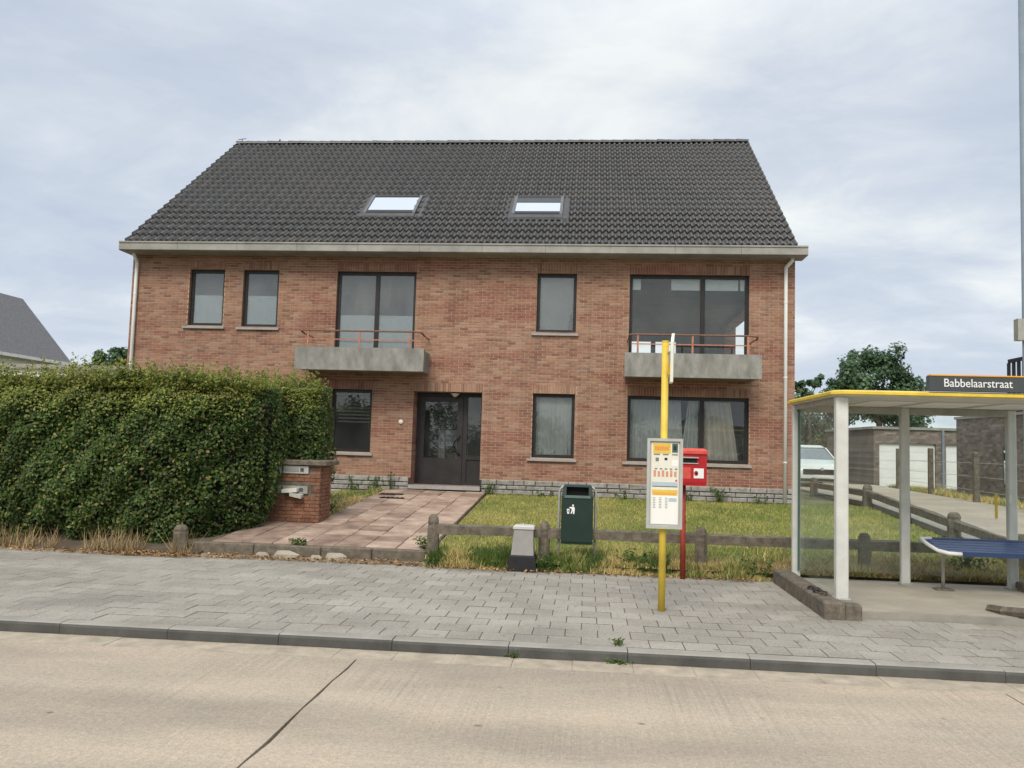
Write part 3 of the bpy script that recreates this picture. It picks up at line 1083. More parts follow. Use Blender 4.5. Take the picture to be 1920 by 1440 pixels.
# recessed entrance
x0, x1, z0, z1 = OPEN['door']
YD = D + .50
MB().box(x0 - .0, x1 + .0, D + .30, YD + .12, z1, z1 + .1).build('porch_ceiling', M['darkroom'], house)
MB().box(x0 - .12, x0, D + .302, YD + .12, z0, z1).build('porch_cheek', M['brick'], house)
MB().box(x1, x1 + .12, D + .302, YD + .12, z0, z1).build('porch_cheek', M['brick'], house)
MB().box(x0 - .03, x1 + .02, D - .10, D + .30, z0 - .09, z0 - .002).build('doorstep', M['sill'], house)
MB().box(x0, x1, D + .302, YD + .1, z0 - .2, z0 - .004).build('porch_floor', M['sill'], house)
dr = MB()
XM = -2.86
for a, c_, p, q_ in ((x0 + .0, x0 + .08, z0, z1), (x1 - .08, x1, z0, z1), (x0 + .08, x1 - .08, z1 - .09, z1), (XM - .05, XM + .05, z0, z1 - .09),
                     (XM + .05, x1 - .08, z0, z0 + .06), (XM + .05, x1 - .08, z0 + .60, z0 + .68)):
    dr.box(a, c_, YD, YD + .09, p, q_)
door = dr.build('entrance_door', M['door'], house)
lf = MB()
a, c_ = x0 + .085, XM - .055
for p in ((a, a + .11, z0 + .01, z1 - .095), (c_ - .13, c_, z0 + .01, z1 - .095), (a + .11, c_ - .13, z1 - .22, z1 - .095), (a + .11, c_ - .13, z0 + .01, z0 + .62)):
    lf.box(p[0], p[1], YD - .02, YD + .05, p[2], p[3])
leaf = lf.build('door_leaf', M['door'], door)
MB().box(a + .11, c_ - .13, YD + .01, YD + .018, z0 + .62, z1 - .22).build('pane', M['glass'], door)
MB().box(XM + .05, x1 - .08, YD + .03, YD + .04, z0 + .68, z1 - .09).build('pane', M['glass'], door)
MB().box(XM + .05, x1 - .08, YD + .03, YD + .05, z0 + .06, z0 + .60).build('panel', M['door'], door)
pts = [(c_ - .06, YD - .03, z0 + .70)] + [(c_ - .06 - .14 * math.sin(math.pi * t_ / 8), YD - .07, z0 + .72 + .42 * t_ / 8) for t_ in range(9)] + [(c_ - .06, YD - .03, z0 + 1.16)]
MB().tube(pts, .016, 8).build('handle', M['black'], door, True)
# pale stair hall wall glimpsed through the door
MB().poly_y([(-3.75, 1.0), (-3.58, 1.0), (-3.58, 1.75), (-3.30, 1.75), (-3.30, 1.0), (-3.02, 1.0), (-3.02, 2.15), (-3.75, 2.15)][::-1], YD + 1.5, YD + 1.55).build('hall_partition', M['white'], house)
MB().rings([[(-3.09 + .11 * math.cos(t_ * math.pi / 6) * s, D + .28 + .11 * math.sin(t_ * math.pi / 6) * s, zz) for t_ in range(12)] for zz, s in ((z1 - .02, 1.0), (z1 - .05, .8), (z1 - .10, .25))]).build('porch_lamp', M['opal'], house, True)
MB().tube([(-4.30, D + .01, 2.28), (-4.30, D - .02, 2.28), (-4.30, D - .035, 2.28)], [.055, .055, .03], 14).build('wall_lamp', M['opal'], house, True)


def balcony(x0, x1, z0, z1, posts, rz, label):
    yf = D - .90
    b = MB()
    # trough: floor slab, front and side upstands
    b.box(x0, x1, yf, yf + .10, z0, z1)
    b.box(x0 + .04, x0 + .14, yf + .10, D + .0, z0 + .02, z1 - .02); b.box(x1 - .14, x1 - .04, yf + .10, D + .0, z0 + .02, z1 - .02)
    b.box(x0 + .14, x1 - .14, yf + .10, D + .0, z0 + .03, z0 + .2)
    bal = b.build('balcony', M['concrete'], house)
    bal['label'] = label
    for p in posts:
        MB().box(p - .02, p + .02, yf + .03, yf + .055, z1 - .12, rz).build('post', M['rail'], bal)
    r = MB()
    r.tube([(x0 + .10, yf + .30, rz - .03), (x0 + .10, yf + .07, rz), (x0 + .16, yf + .04, rz + .012), (x1 - .16, yf + .04, rz + .012), (x1 - .08, yf + .07, rz), (x1 - .06, yf + .30, rz - .04)], .021, 8)
    r.build('handrail', M['handrail'], bal, True)
    MB().box(x0 + .14, x1 - .12, yf + .035, yf + .05, (z1 + rz) / 2 - .012, (z1 + rz) / 2 + .012).build('rail', M['rail'], bal)
    for xx in (x0 + .1, x1 - .08):
        MB().tube([(xx, yf + .28, rz - .03), (xx, D + .01, rz - .03)], .018, 6).build('handrail_return', M['rail'], bal)
    return bal


balcony(-6.60, -3.64, 3.39, 3.905, (-6.32, -5.13, -3.98), 4.27, 'left concrete balcony over the entrance side')
balcony(.81, 3.745, 3.38, 3.905, (1.09, 2.27, 3.45), 4.30, 'right concrete balcony under the wide window')

# boxed eaves gutter in board lengths, downspouts
GX0, GX1 = -11.15, 4.80
gt = MB().box(GX0 + .02, GX1 - .02, D - .50, D + .03, EZ + .005, EZ + .13).build('eaves_gutter', M['gutter'], house)
n_ = 11
for k in range(n_):
    a = GX0 + (GX1 - GX0) * k / n_; c_ = GX0 + (GX1 - GX0) * (k + 1) / n_
    MB().poly_x([(D - .545, EZ + .012), (D - .55, EZ + .02), (D - .55, EZ + .175), (D - .57, EZ + .18), (D - .57, EZ + .215), (D - .50, EZ + .215), (D - .50, EZ + .012)][::-1], a + .003, c_ - .003).build('eaves_board', M['gutter'], gt)
    MB().box(a + .003, c_ - .003, D - .499, D - .004, EZ, EZ + .004).build('soffit_board', M['gutter'], gt)
for xx in (GX0, GX1 - .02):
    MB().box(xx, xx + .018, D - .548, D + .02, EZ + .002, EZ + .2).build('eaves_end', M['gutter'], gt)
for xx, zb, dxx in ((-10.95, 1.0, .02), (4.43, .70, .1)):
    d = MB().tube([(xx + dxx, D - .25, EZ), (xx + dxx, D - .25, EZ - .05), (xx, D - .07, EZ - .17), (xx, D - .06, EZ - .22), (xx, D - .06, zb)], .042, 10).build('downspout', M['pvc'], house, True)
    for zz in (1.6, 3.5, 5.2):
        if zz > zb: MB().tube([(xx, D - .06, zz - .012), (xx, D - .06, zz + .012)], .048, 10).build('pipe_clip', M['pvc'], d)

# roof of wavy concrete tiles
RY0, RZ0, RY1, RZ1 = 18.72, 6.40, 24.60, 10.98
ang = math.atan2(RZ1 - RZ0, RY1 - RY0)
SLEN = math.hypot(RZ1 - RZ0, RY1 - RY0)
roof = MB().poly_x([(RY0 + .1, RZ0 - .02), (RY1, RZ1 - .10), (RY1 + (RY1 - RY0) + .0, RZ0 - .02), (RY1 + (RY1 - RY0), RZ0 - .2), (RY1, RZ1 - .26), (RY0 + .1, RZ0 - .14)][::-1], HX0 - .0 + .02, HX1 - .07).build('roof', M['joint'], house)
TW, TR = .30, SLEN / 21
ca, sa = math.cos(ang), math.sin(ang)


def tile_verts(w=TW, l=TR + .07):
    n = 12
    V, F = [], []
    for i in range(n + 1):
        u = w * i / n
        h_ = .036 * math.cos(4 * math.pi * (i / n) + .6) + .006 * math.cos(8 * math.pi * i / n)
        # lower end lifted on the tile below
        V += [(u, 0, .058 + h_), (u, l, .008 + h_ * .9), (u, 0, .010 + h_ * .8)]
    for i in range(n):
        k = 3 * i
        F += [(k, k + 3, k + 4, k + 1), (k + 2, k + 5, k + 3, k)]
    # turn into roof plane
    V = [(u, v_ * ca - h_ * sa, v_ * sa + h_ * ca) for u, v_, h_ in V]
    return V, F


TV, TF = tile_verts()
tme = MB().add(TV, TF).mesh('roof_tile', M['tile'], smooth=False)
tme.polygons.foreach_set('use_smooth', [i % 2 == 0 for i in range(len(tme.polygons))])
SKY = [(-5.68, -4.36, 20.02, 20.93), (-1.94, -.69, 19.98, 20.88)]
ncol = 52
twid = (HX1 - .05 - HX0) / ncol
rt2 = random.Random(8)
cnt = 0
allv, allf = [], []
for j in range(21):
    for k in range(ncol):
        x = HX0 + k * twid
        s_ = j * TR
        y, z = RY0 + s_ * ca, RZ0 + s_ * sa
        if any(a - .02 < x + twid / 2 < b_ + .02 and p - .02 < y + TR * ca / 2 < q_ + .02 for a, b_, p, q_ in SKY):
            continue
        dz = rt2.uniform(-.004, .004)
        if cnt < 300:
            inst('roof_tile', tme, (x, y, z + dz), roof, (0, rt2.uniform(-.006, .006), 0), (twid / TW, 1, 1))
            cnt += 1
        else:
            o_ = len(allv)
            sc = twid / TW
            allv += [(p[0] * sc + x, p[1] + y, p[2] + z + dz) for p in TV]
            allf += [tuple(i + o_ for i in f_) for f_ in TF]
b = MB(); b.v, b.f = allv, allf
o = tag(b.build('roof_tile', M['tile'], roof, True), kind='stuff')
# ridge tiles
rme = MB()
rr_ = []
for yy in (0.0, .34):
    k_ = 1.0 if yy == 0 else .88
    rr_.append([(yy, .16 * k_ * math.cos(math.pi * t_ / 8 * 1.0), .115 * k_ * math.sin(math.pi * t_ / 8)) for t_ in range(9)])
rme.rings(rr_, False)
rme.f = rme.f[:8]
rme = rme.mesh('ridge_tile', M['tile'], smooth=True)
nr = 47
for k in range(nr):
    x = HX0 + (HX1 - .05 - HX0) * k / nr
    inst('ridge_tile', rme, (x, RY1, RZ1 - .01 + rt2.uniform(-.006, .006)), roof)
# verge boards
for xx in (HX0 - .005, HX1 - .052):
    MB().poly_x([(RY0, RZ0 - .06), (RY0, RZ0 + .05), (RY1, RZ1 + .04), (RY1, RZ1 - .08)], xx, xx + .012).build('verge_tile', M['tile'], roof)
# little finial hook and a stray tuft at the left ridge end
MB().tube([(-10.95, RY1, RZ1 + .08), (-10.95, RY1, RZ1 + .19)], .012, 6).tube([(-11.08, RY1, RZ1 + .16), (-10.82, RY1, RZ1 + .19)], .010, 6).build('ridge_hook', M['black'], roof)
MB().tube([(-9.75, RY1, RZ1 + .08), (-9.72, RY1, RZ1 + .16)], [.03, .02], 6).build('ridge_vent', M['black'], roof)


def on_roof(y, lift):
    return RZ0 + (y - RY0) * math.tan(ang) + lift


for i, (a, c_, p, q_) in enumerate(SKY):
    def bar(xa, xb, ya, yb, lo, hi):
        return MB().hexa([(xa, ya, on_roof(ya, lo)), (xb, ya, on_roof(ya, lo)), (xb, yb, on_roof(yb, lo)), (xa, yb, on_roof(yb, lo))],
                         [(xa, ya, on_roof(ya, hi)), (xb, ya, on_roof(ya, hi)), (xb, yb, on_roof(yb, hi)), (xa, yb, on_roof(yb, hi))])
    b = MB()
    for q2 in (bar(a, a + .07, p, q_, -.05, .125), bar(c_ - .07, c_, p, q_, -.05, .125)):
        b.add(q2.v, q2.f)
    sl = b.build('roof_window', M['slate'], house)
    bar(a + .07, c_ - .07, p, p + .10, -.05, .125).build('sash', M['frame'], sl)
    bar(a + .07, c_ - .07, q_ - .07, q_, -.05, .13).build('sash', M['frame'], sl)
    bar(a - .17, a - .002, p - .10, q_ + .06, -.02, .055).build('flashing', M['lead'], sl)
    bar(c_ + .002, c_ + .17, p - .10, q_ + .06, -.02, .055).build('flashing', M['lead'], sl)
    bar(a - .0, c_ + .0, p - .14, p - .004, .03, .098).build('flashing', M['lead'], sl)
    bar(a + .07, c_ - .07, p + .10, q_ - .07, .07, .10).build('pane', M['skyglass'], sl)
    bar(a + .11, c_ - .11, p + .09, q_ - .10, -.02, .0).build('lining', M['white'], sl)
    if i == 1:
        bar(a + .07, c_ - .07, q_ - .30, q_ - .072, .102, .116).build('blind_box', M['signgrey'], sl)

# ------------------------------------------------------------------ mailbox wall
mw = thing('mailbox_wall', (-5.1, 14.1, gz(14.1)), 'low brick wall with letter slots and dark coping beside the hedge', 'wall')
mz = gz(14.1)
core = MB().box(-5.79, -4.51, 13.96, 14.54, mz - .1, 1.37).build('wall_core', M['fence'], mw)
rm_ = random.Random(2)
j = 0
z = mz - .02
while z + .0625 < 1.38:
    x = -5.8 - (j % 2) * .1
    while x < -4.5:
        a, c_ = max(x, -5.8), min(x + .205, -4.5)
        if c_ - a > .03 and not (z > 1.19 and a < -4.68) and not (.86 < z + .03 < 1.06 and a < -4.68):
            MB().box(a + .005, c_ - .005, 13.95 - rm_.uniform(0, .004), 13.97, z + .005, z + .058).build('brick', M['pillarbrick'], core)
        x += .205
    for y in (13.95, 14.155, 14.36):
        yy = y + (.1 if j % 2 else 0)
        MB().box(-4.52, -4.5 + rm_.uniform(0, .004), yy + .005, min(yy + .2, 14.55), z + .005, z + .058).build('brick', M['pillarbrick'], core)
    z += .0625
    j += 1
MB().bevbox(-5.85, -4.38, 13.88, 14.62, 1.37, 1.45, .015).build('coping', M['fence'], mw)
for zz, nm in ((1.22, 'upper'), (.88, 'lower')):
    for k, xx in enumerate((-5.60, -5.13)):
        s = MB()
        s.box(xx - .02, xx + .42, 13.925, 13.965, zz, zz + .13)
        so = s.build('letter_slot', M['alu'] if nm == 'upper' else M['gal'], mw)
        MB().box(xx + .02, xx + .25, 13.918, 13.927, zz + .035, zz + .095).build('flap', M['grey'] if k else M['black'], so)
        MB().box(xx + .28, xx + .34, 13.918, 13.927, zz + .035, zz + .095).build('name_plate', M['signgrey'], so)
# junk mail stuck in the lower slots
for i, (xx, w_, dz_, r_) in enumerate(((-5.12, .26, -.04, .1), (-4.98, .2, -.09, -.2), (-5.46, .16, .02, .05))):
    o = MB().add(*(lambda q: (q.v, q.f))(MB().hexa([(xx, 13.80, .93 + dz_), (xx + w_, 13.81, .93 + dz_ + r_ * .2), (xx + w_, 13.95, .96 + dz_ + r_ * .2), (xx, 13.95, .96 + dz_)],
                                                  [(xx, 13.79, .99 + dz_), (xx + w_, 13.80, .99 + dz_ + r_ * .2), (xx + w_, 13.95, 1.0 + dz_ + r_ * .2), (xx, 13.95, 1.0 + dz_)]))).build('junk_mail', M['poster'] if i != 1 else M['greyl'])
    tag(o, ('crumpled white leaflets sticking out of the lower letter slot', 'grey folded newspaper hanging from the lower letter slot', 'thin white leaflet in the letter slot nearest the hedge')[i], 'leaflet')

# ------------------------------------------------------------------ hedge
hedge = thing('hedge', (-8.6, 12.6, .1), 'tall dense green hornbeam hedge along the pavement', 'hedge')


def nz2(u, v_, s):
    return (np.sin(u * 1.7 * s + 1.3) * np.cos(v_ * 2.1 * s + .4) + .6 * np.sin(u * 3.9 * s + v_ * 2.7 * s) + .4 * np.cos(u * 7.1 * s - v_ * 6.3 * s + 2)) / 2.0


def hedge_front(x):
    return 12.0 + 1.45 * np.clip((x + 6.9) / 1.7, 0, 1.05) ** 2.6


def bulge(u, v_):
    return .10 * np.sin(u * 2.3 + 1.1 * np.sin(v_ * 2.2)) * np.cos(v_ * 2.6 + .7) + .07 * np.sin(u * 5.3 + v_ * 3.1) + .05 * np.cos(u * 9.1 - v_ * 8.3)


def hedge_leaves(n, kind):
    """points on and just under the uneven surface of the hedge"""
    if kind == 'front':
        x = rng.uniform(-14.5, -5.25, n); z = .16 + 2.50 * rng.beta(1.15, 1.0, n)
        y = hedge_front(x) + bulge(x, z) + np.abs(rng.normal(0, .10, n)) + .05 - .16 * np.sin(np.clip((z - .2) / 2.3, 0, 1) * np.pi)
        y = y + np.clip(z - 2.2, 0, 1) ** 2 * 1.6 + np.clip(.55 - z, 0, 1) * .35
        nr_ = np.stack([rng.normal(0, .5, n), -1 + rng.normal(0, .35, n), .55 + rng.normal(0, .5, n)], 1)
    elif kind == 'right':
        y = rng.uniform(13.4, 15.0, n); z = .25 + 2.42 * rng.random(n)
        x = -5.30 + nz2(y * 1.2, z, 1.1) * .12 - np.abs(rng.normal(0, .10, n)) + .22 * np.sin(np.clip((z - .2) / 2.4, 0, 1) * np.pi) - np.clip(.9 - z, 0, 1) * .25
        nr_ = np.stack([1 + rng.normal(0, .35, n), -.3 + rng.normal(0, .5, n), .5 + rng.normal(0, .5, n)], 1)
    elif kind == 'back':   # the return above the mailbox wall
        x = rng.uniform(-5.9, -4.66, n); z = 1.32 + 1.45 * rng.random(n)
        rnd = np.clip((x + 5.0) / .34, 0, 1) ** 2 * .35
        y = 14.22 + nz2(x * 1.4, z, 1.3) * .10 + np.abs(rng.normal(0, .10, n)) + rnd + np.clip(z - 2.5, 0, 1) * .7
        nr_ = np.stack([.3 + rng.normal(0, .5, n), -1 + rng.normal(0, .35, n), .5 + rng.normal(0, .5, n)], 1)
    elif kind == 'backright':
        y = rng.uniform(14.4, 15.4, n); z = 1.0 + 1.75 * rng.random(n)
        x = -4.72 + nz2(y * 1.4, z, 1.3) * .08 - np.abs(rng.normal(0, .09, n)) - np.clip(z - 2.4, 0, 1) * .5
        nr_ = np.stack([1 + rng.normal(0, .35, n), -.2 + rng.normal(0, .5, n), .5 + rng.normal(0, .5, n)], 1)
    elif kind == 'top':
        x = rng.uniform(-14.5, -5.35, n); y = hedge_front(x) + rng.uniform(.1, 1.9, n)
        z = 2.62 + nz2(x, y, 1.4) * .09 + .10 * np.sin(x * 1.7) - np.abs(rng.normal(0, .08, n)) + .04 * np.clip(x + 9, -2, 2)
        nr_ = np.stack([rng.normal(0, .5, n), rng.normal(0, .5, n) - .3, 1 + rng.normal(0, .3, n)], 1)
    else:  # top of the return
        x = rng.uniform(-6.2, -4.8, n); y = rng.uniform(14.3, 15.4, n)
        z = 2.70 + nz2(x, y, 1.6) * .09 - np.abs(rng.normal(0, .08, n))
        nr_ = np.stack([rng.normal(0, .5, n), rng.normal(0, .5, n) - .3, 1 + rng.normal(0, .3, n)], 1)
    return np.stack([x, y, z], 1), unit(nr_)


cs, ns_ = [], []
for k, n in (('front', 76000), ('right', 5000), ('back', 9000), ('backright', 4500), ('top', 14000), ('top2', 3500)):
    a, b = hedge_leaves(n, k)
    cs.append(a); ns_.append(b)
cs = np.concatenate(cs); ns_ = np.concatenate(ns_)
# gaps where the twigs show dark
gap = np.sin(cs[:, 0] * 6.1 + 1.7 * np.sin(cs[:, 2] * 4.3 + cs[:, 1])) * np.sin(cs[:, 2] * 7.7 + 1.3 * np.sin(cs[:, 0] * 3.9)) + .5 * np.sin(cs[:, 0] * 15 + cs[:, 2] * 11)
keep = (gap < .84) | (rng.random(len(cs)) < .25)
cs, ns_ = cs[keep], ns_[keep]
me = fast_mesh('foliage', leaves(cs, ns_, rng.uniform(.034, .056, len(cs)) * rng.choice([1, 1.2, 1.6], len(cs)), .6), 4, M['hedge'], org(hedge))
tag(link_mesh('foliage', me, hedge), kind='stuff')
# paler young shoots on top and upper face
pc, pn = [], []
for k in range(3400):
    if k < 2800: x = rng.uniform(-14.4, -5.35); y = float(hedge_front(x)) + .1 + rng.gamma(1.3, .25); z0 = 2.45 + .04 * max(-2, min(2, x + 9))
    else: x = rng.uniform(-6.1, -4.8); y = rng.uniform(14.25, 15.0); z0 = 2.55
    h_ = abs(rng.normal(.13, .12)) + .08
    if rng.random() < .05: h_ += .18
    lx, ly = rng.normal(0, .12), rng.normal(0, .12)
    m_ = int(5 + h_ * 34)
    t_ = rng.random(m_)
    pc.append(np.stack([x + lx * t_ + rng.normal(0, .022, m_), y + ly * t_ + rng.normal(0, .022, m_), z0 + h_ * t_], 1))
    pn.append(unit(np.stack([rng.normal(0, .7, m_), -.4 + rng.normal(0, .6, m_), .6 + rng.normal(0, .4, m_)], 1)))
n = 9000
x = rng.uniform(-14.4, -5.4, n); z = 2.05 + .55 * rng.beta(2.2, 1.0, n)
pc.append(np.stack([x, hedge_front(x) + bulge(x, z) + rng.uniform(-.03, .10, n) - .16 * np.sin(np.clip((z - .2) / 2.3, 0, 1) * np.pi) + np.clip(z - 2.2, 0, 1) ** 2 * 1.6, z], 1))
pn.append(unit(np.stack([rng.normal(0, .5, n), -.8 + rng.normal(0, .4, n), .7 + rng.normal(0, .4, n)], 1)))
n = 1800
x = rng.uniform(-5.9, -4.7, n); z = 2.2 + .5 * rng.beta(2, 1, n)
pc.append(np.stack([x, 14.16 + rng.uniform(-.03, .1, n) + np.clip((x + 5.0) / .34, 0, 1) ** 2 * .35, z], 1))
pn.append(unit(np.stack([rng.normal(0, .5, n), -.8 + rng.normal(0, .4, n), .7 + rng.normal(0, .4, n)], 1)))
pc = np.concatenate(pc); pn = np.concatenate(pn)
tag(link_mesh('young_shoots', fast_mesh('young_shoots', leaves(pc, pn, rng.uniform(.035, .065, len(pc)), .55), 4, M['shoots'], org(hedge)), hedge), kind='stuff')
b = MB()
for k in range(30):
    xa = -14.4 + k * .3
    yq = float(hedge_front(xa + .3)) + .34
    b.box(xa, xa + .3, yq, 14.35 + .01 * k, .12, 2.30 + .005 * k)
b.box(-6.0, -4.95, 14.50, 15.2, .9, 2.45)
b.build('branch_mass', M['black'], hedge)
b = MB()
for k in range(52):
    x = -14 + k * .143 + random.uniform(-.04, .04)
    y = 12.12 + random.uniform(0, .12)
    b.tube([(x, y, .08), (x + random.uniform(-.05, .05), y + .03, .35), (x + random.uniform(-.1, .1), y + .1, .7)], [.014, .011, .007], 5)
b.build('stems', M['bark'], hedge)


# ------------------------------------------------------------------ grass and weeds
def blades(x, y, z, h, w, lean=.5):
    n = len(x)
    th = rng.uniform(0, 2 * np.pi, n)
    dx_, dy_ = np.cos(th) * w, np.sin(th) * w
    lx, ly = rng.normal(0, lean, n) * h, rng.normal(0, lean, n) * h
    p0 = np.stack([x - dx_, y - dy_, z], 1); p1 = np.stack([x + dx_, y + dy_, z], 1); p2 = np.stack([x + lx, y + ly, z + h], 1)
    return np.stack([p0, p1, p2], 1)


gzv = np.vectorize(gz)
n = 75000
y = 11.95 + (19.05 - 11.95) * rng.random(n) ** 1.15; x = rng.uniform(-2.18, 6.25, n)
tag(link_mesh('lawn_grass', fast_mesh('lawn_grass', blades(x, y, gzv(y) - .005, rng.uniform(.025, .06, n), .006), 3, M['lawn'])), 'short patchy yellow-green mown grass in front of the house', 'grass', kind='stuff')
n = 24000
x = rng.uniform(-2.2, 6.2, n); y = 11.50 + rng.gamma(1.6, .14, n)
tall = np.clip(nz2(x * 1.6, y, 1.3) + .25, .05, 1)
keep = ~((x > 2.5) & (x < 5.7) & (y < 11.62))
x, y, tall = x[keep], y[keep], tall[keep]
tag(link_mesh('verge_grass', fast_mesh('verge_grass', blades(x, y, np.maximum(gzv(y), .1) - .005, (.04 + .16 * tall) * rng.uniform(.5, 1.2, len(x)), .006, .45), 3, M['verge'])), 'rough half-dry grass and weeds along the low fence', 'grass', kind='stuff')
n = 7000
x = np.concatenate([rng.uniform(-2.15, -1.0, 4500), rng.uniform(-.5, 1.2, 2500)]); y = 11.52 + rng.gamma(1.8, .13, n)
tag(link_mesh('lush_grass', fast_mesh('lush_grass', blades(x, y, np.maximum(gzv(y), .1) - .005, rng.uniform(.06, .26, n) * np.clip(.6 + nz2(x * 3, y, 1) * .5, .2, 1), .007, .4), 3, M['weed'])), 'lush green grass tufts beside the path end of the fence', 'grass', kind='stuff')
n = 12000
x = np.concatenate([rng.uniform(1.2, 6.2, 8000), rng.normal(4.8, .9, 4000)]); y = np.concatenate([11.55 + rng.gamma(2.0, .16, 8000), rng.normal(12.3, .45, 4000)])
k_ = (x < 6.2) & (y > 11.52) & ((x < 2.5) | (y > 11.6))
x, y = x[k_], y[k_]
tag(link_mesh('straw_grass', fast_mesh('straw_grass', blades(x, y, np.maximum(gzv(y), .1) - .005, rng.uniform(.03, .12, len(x)), .007, .7), 3, M['dry'])), 'parched straw-coloured grass around the fence behind the shelter', 'grass', kind='stuff')
# dry stalks and leaf litter at the foot of the hedge
n = 2600
x = rng.uniform(-13.5, -5.6, n); y = 11.62 + rng.gamma(1.5, .12, n)
cl = nz2(x * 2.2, y * 0, 1.2)
x, y = x[cl > .0], y[cl > .0]
tag(link_mesh('dry_stalks', fast_mesh('dry_stalks', blades(x, y, np.full(len(x), .09), rng.uniform(.08, .42, len(x)), .006, .35), 3, M['dry'])), 'dry straw-coloured grass stalks under the hedge', 'grass', kind='stuff')
n = 2600
x = np.concatenate([rng.uniform(-13, -5.6, 900), rng.normal(-6.2, .45, 700), rng.uniform(-5.2, -2.3, 500), rng.uniform(-2.2, 2.4, 500)])
y = np.concatenate([11.36 + rng.gamma(1.8, .12, 900), 11.36 + rng.gamma(1.8, .15, 700), 11.46 + rng.gamma(1.8, .12, 500), 11.34 + rng.gamma(1.8, .1, 500)])
nr_ = unit(np.stack([rng.normal(0, .5, n), rng.normal(0, .5, n), np.ones(n)], 1))
tag(link_mesh('leaf_litter', fast_mesh('leaf_litter', leaves(np.stack([x, y, .105 + rng.uniform(0, .02, n)], 1), nr_, rng.uniform(.03, .06, n), .7), 4, M['litter'])), 'dry brown fallen leaves along the back of the pavement', 'leaves', kind='stuff')
n = 9000
y = rng.uniform(14.7, 19.0, n); x = rng.uniform(-5.6, -4.6, n)
tag(link_mesh('bed_grass', fast_mesh('bed_grass', blades(x, y, gzv(y), rng.uniform(.03, .16, n) * np.clip(nz2(x * 2, y * 1.5, 1) + .4, .15, 1), .007), 3, M['verge'])), 'scruffy grass in the bed left of the path', 'grass', kind='stuff')
n = 9000
y = rng.uniform(11.7, 32, n); x = 9.1 + (y - 11.7) * .1 + rng.gamma(1.5, .35, n)
tag(link_mesh('drive_verge_grass', fast_mesh('drive_verge_grass', blades(x, y, gzv(y) - .05, rng.uniform(.06, .22, n), .012), 3, M['verge'])), 'rough grass strip under the wire fence by the driveway', 'grass', kind='stuff')


def weed(loc, h, ns, spread, label, group='weeds growing at the foot of the house', m='weed', ls=1.0):
    w = thing('weed', loc, label, 'weed', group)
    c_, nn, st = [], [], MB()
    for k in range(ns):
        th = random.uniform(0, 6.28); r_ = random.uniform(0, spread)
        hh = h * random.uniform(.55, 1.0)
        top = (loc[0] + math.cos(th) * r_ * 1.5, loc[1] + math.sin(th) * r_ * .8, loc[2] + hh)
        base = (loc[0] + math.cos(th) * r_ * .4, loc[1] + math.sin(th) * r_ * .4, loc[2])
        st.tube([base, top], [.004, .002], 4)
        for q in range(int(6 + hh * 26)):
            t_ = random.uniform(.15, 1)
            c_.append([base[i] + (top[i] - base[i]) * t_ + random.gauss(0, .025 * ls) for i in range(3)])
            nn.append([random.gauss(0, .6), random.gauss(-.3, .5), .8])
    st.build('stem', M[m], w)
    c_ = np.array(c_); nn = unit(np.array(nn))
    link_mesh('foliage', fast_mesh('foliage', leaves(c_, nn, rng.uniform(.04, .09, len(c_)) * ls, .45), 4, M[m], org(w)), w)
    return w


for (x, h_, ns, sp, lb) in ((-5.35, .30, 5, .2, 'tallish weed clump under the slatted window left of the door'), (-4.85, .36, 6, .18, 'weed clump between the slatted window and the door'),
                            (-4.45, .50, 4, .09, 'tall single weed beside the entrance doorstep'), (-2.15, .30, 8, .2, 'leafy weed tuft right of the doorstep'),
                            (-.9, .18, 5, .2, 'low weed under the net-curtained window'), (.9, .22, 5, .2, 'weed tuft below the left end of the wide window'),
                            (3.05, .42, 9, .22, 'bushy weed below the right end of the wide window'), (3.9, .2, 5, .15, 'small weed near the right downspout'),
                            (2.35, .2, 4, .15, 'small weed behind the post box against the plinth')):
    weed((x, D - .18, gz(D - .18)), h_, ns, sp, lb)
weed((-.58, 7.22, -.004), .07, 6, .05, 'weed tuft in the gutter at a kerb joint', 'weeds at the kerb', ls=.45)
weed((.32, 7.22, -.004), .04, 12, .13, 'flat weed spreading in the gutter below the kerb', 'weeds at the kerb', ls=.45)
weed((.33, 7.47, .088), .05, 7, .05, 'small green weed sprouting on top of the kerb line', 'weeds at the kerb', ls=.5)
weed((-4.15, 12.02, .27), .10, 8, .12, 'weed tuft at the front edge of the pink path', 'weeds by the path')
weed((-2.3, 12.1, .24), .22, 9, .12, 'weed tuft around the fence post beside the path', 'weeds by the path')
weed((-4.8, 15.3, gz(15.3)), .22, 8, .2, 'weed clump behind the mailbox wall', 'weeds by the path')
weed((-.55, 11.55, .1), .22, 9, .14, 'dark green weed between grey cabinet and green bin', 'weeds along the pavement')
weed((2.3, 11.62, .12), .30, 9, .2, 'weed clump left of the bus shelter base', 'weeds along the pavement')
weed((.7, 11.7, .15), .26, 10, .25, 'green weeds just right of the green litter bin', 'weeds along the pavement')
weed((5.25, 12.0, .2), .40, 16, .3, 'green weed bush behind the shelter bench', 'weeds along the pavement')
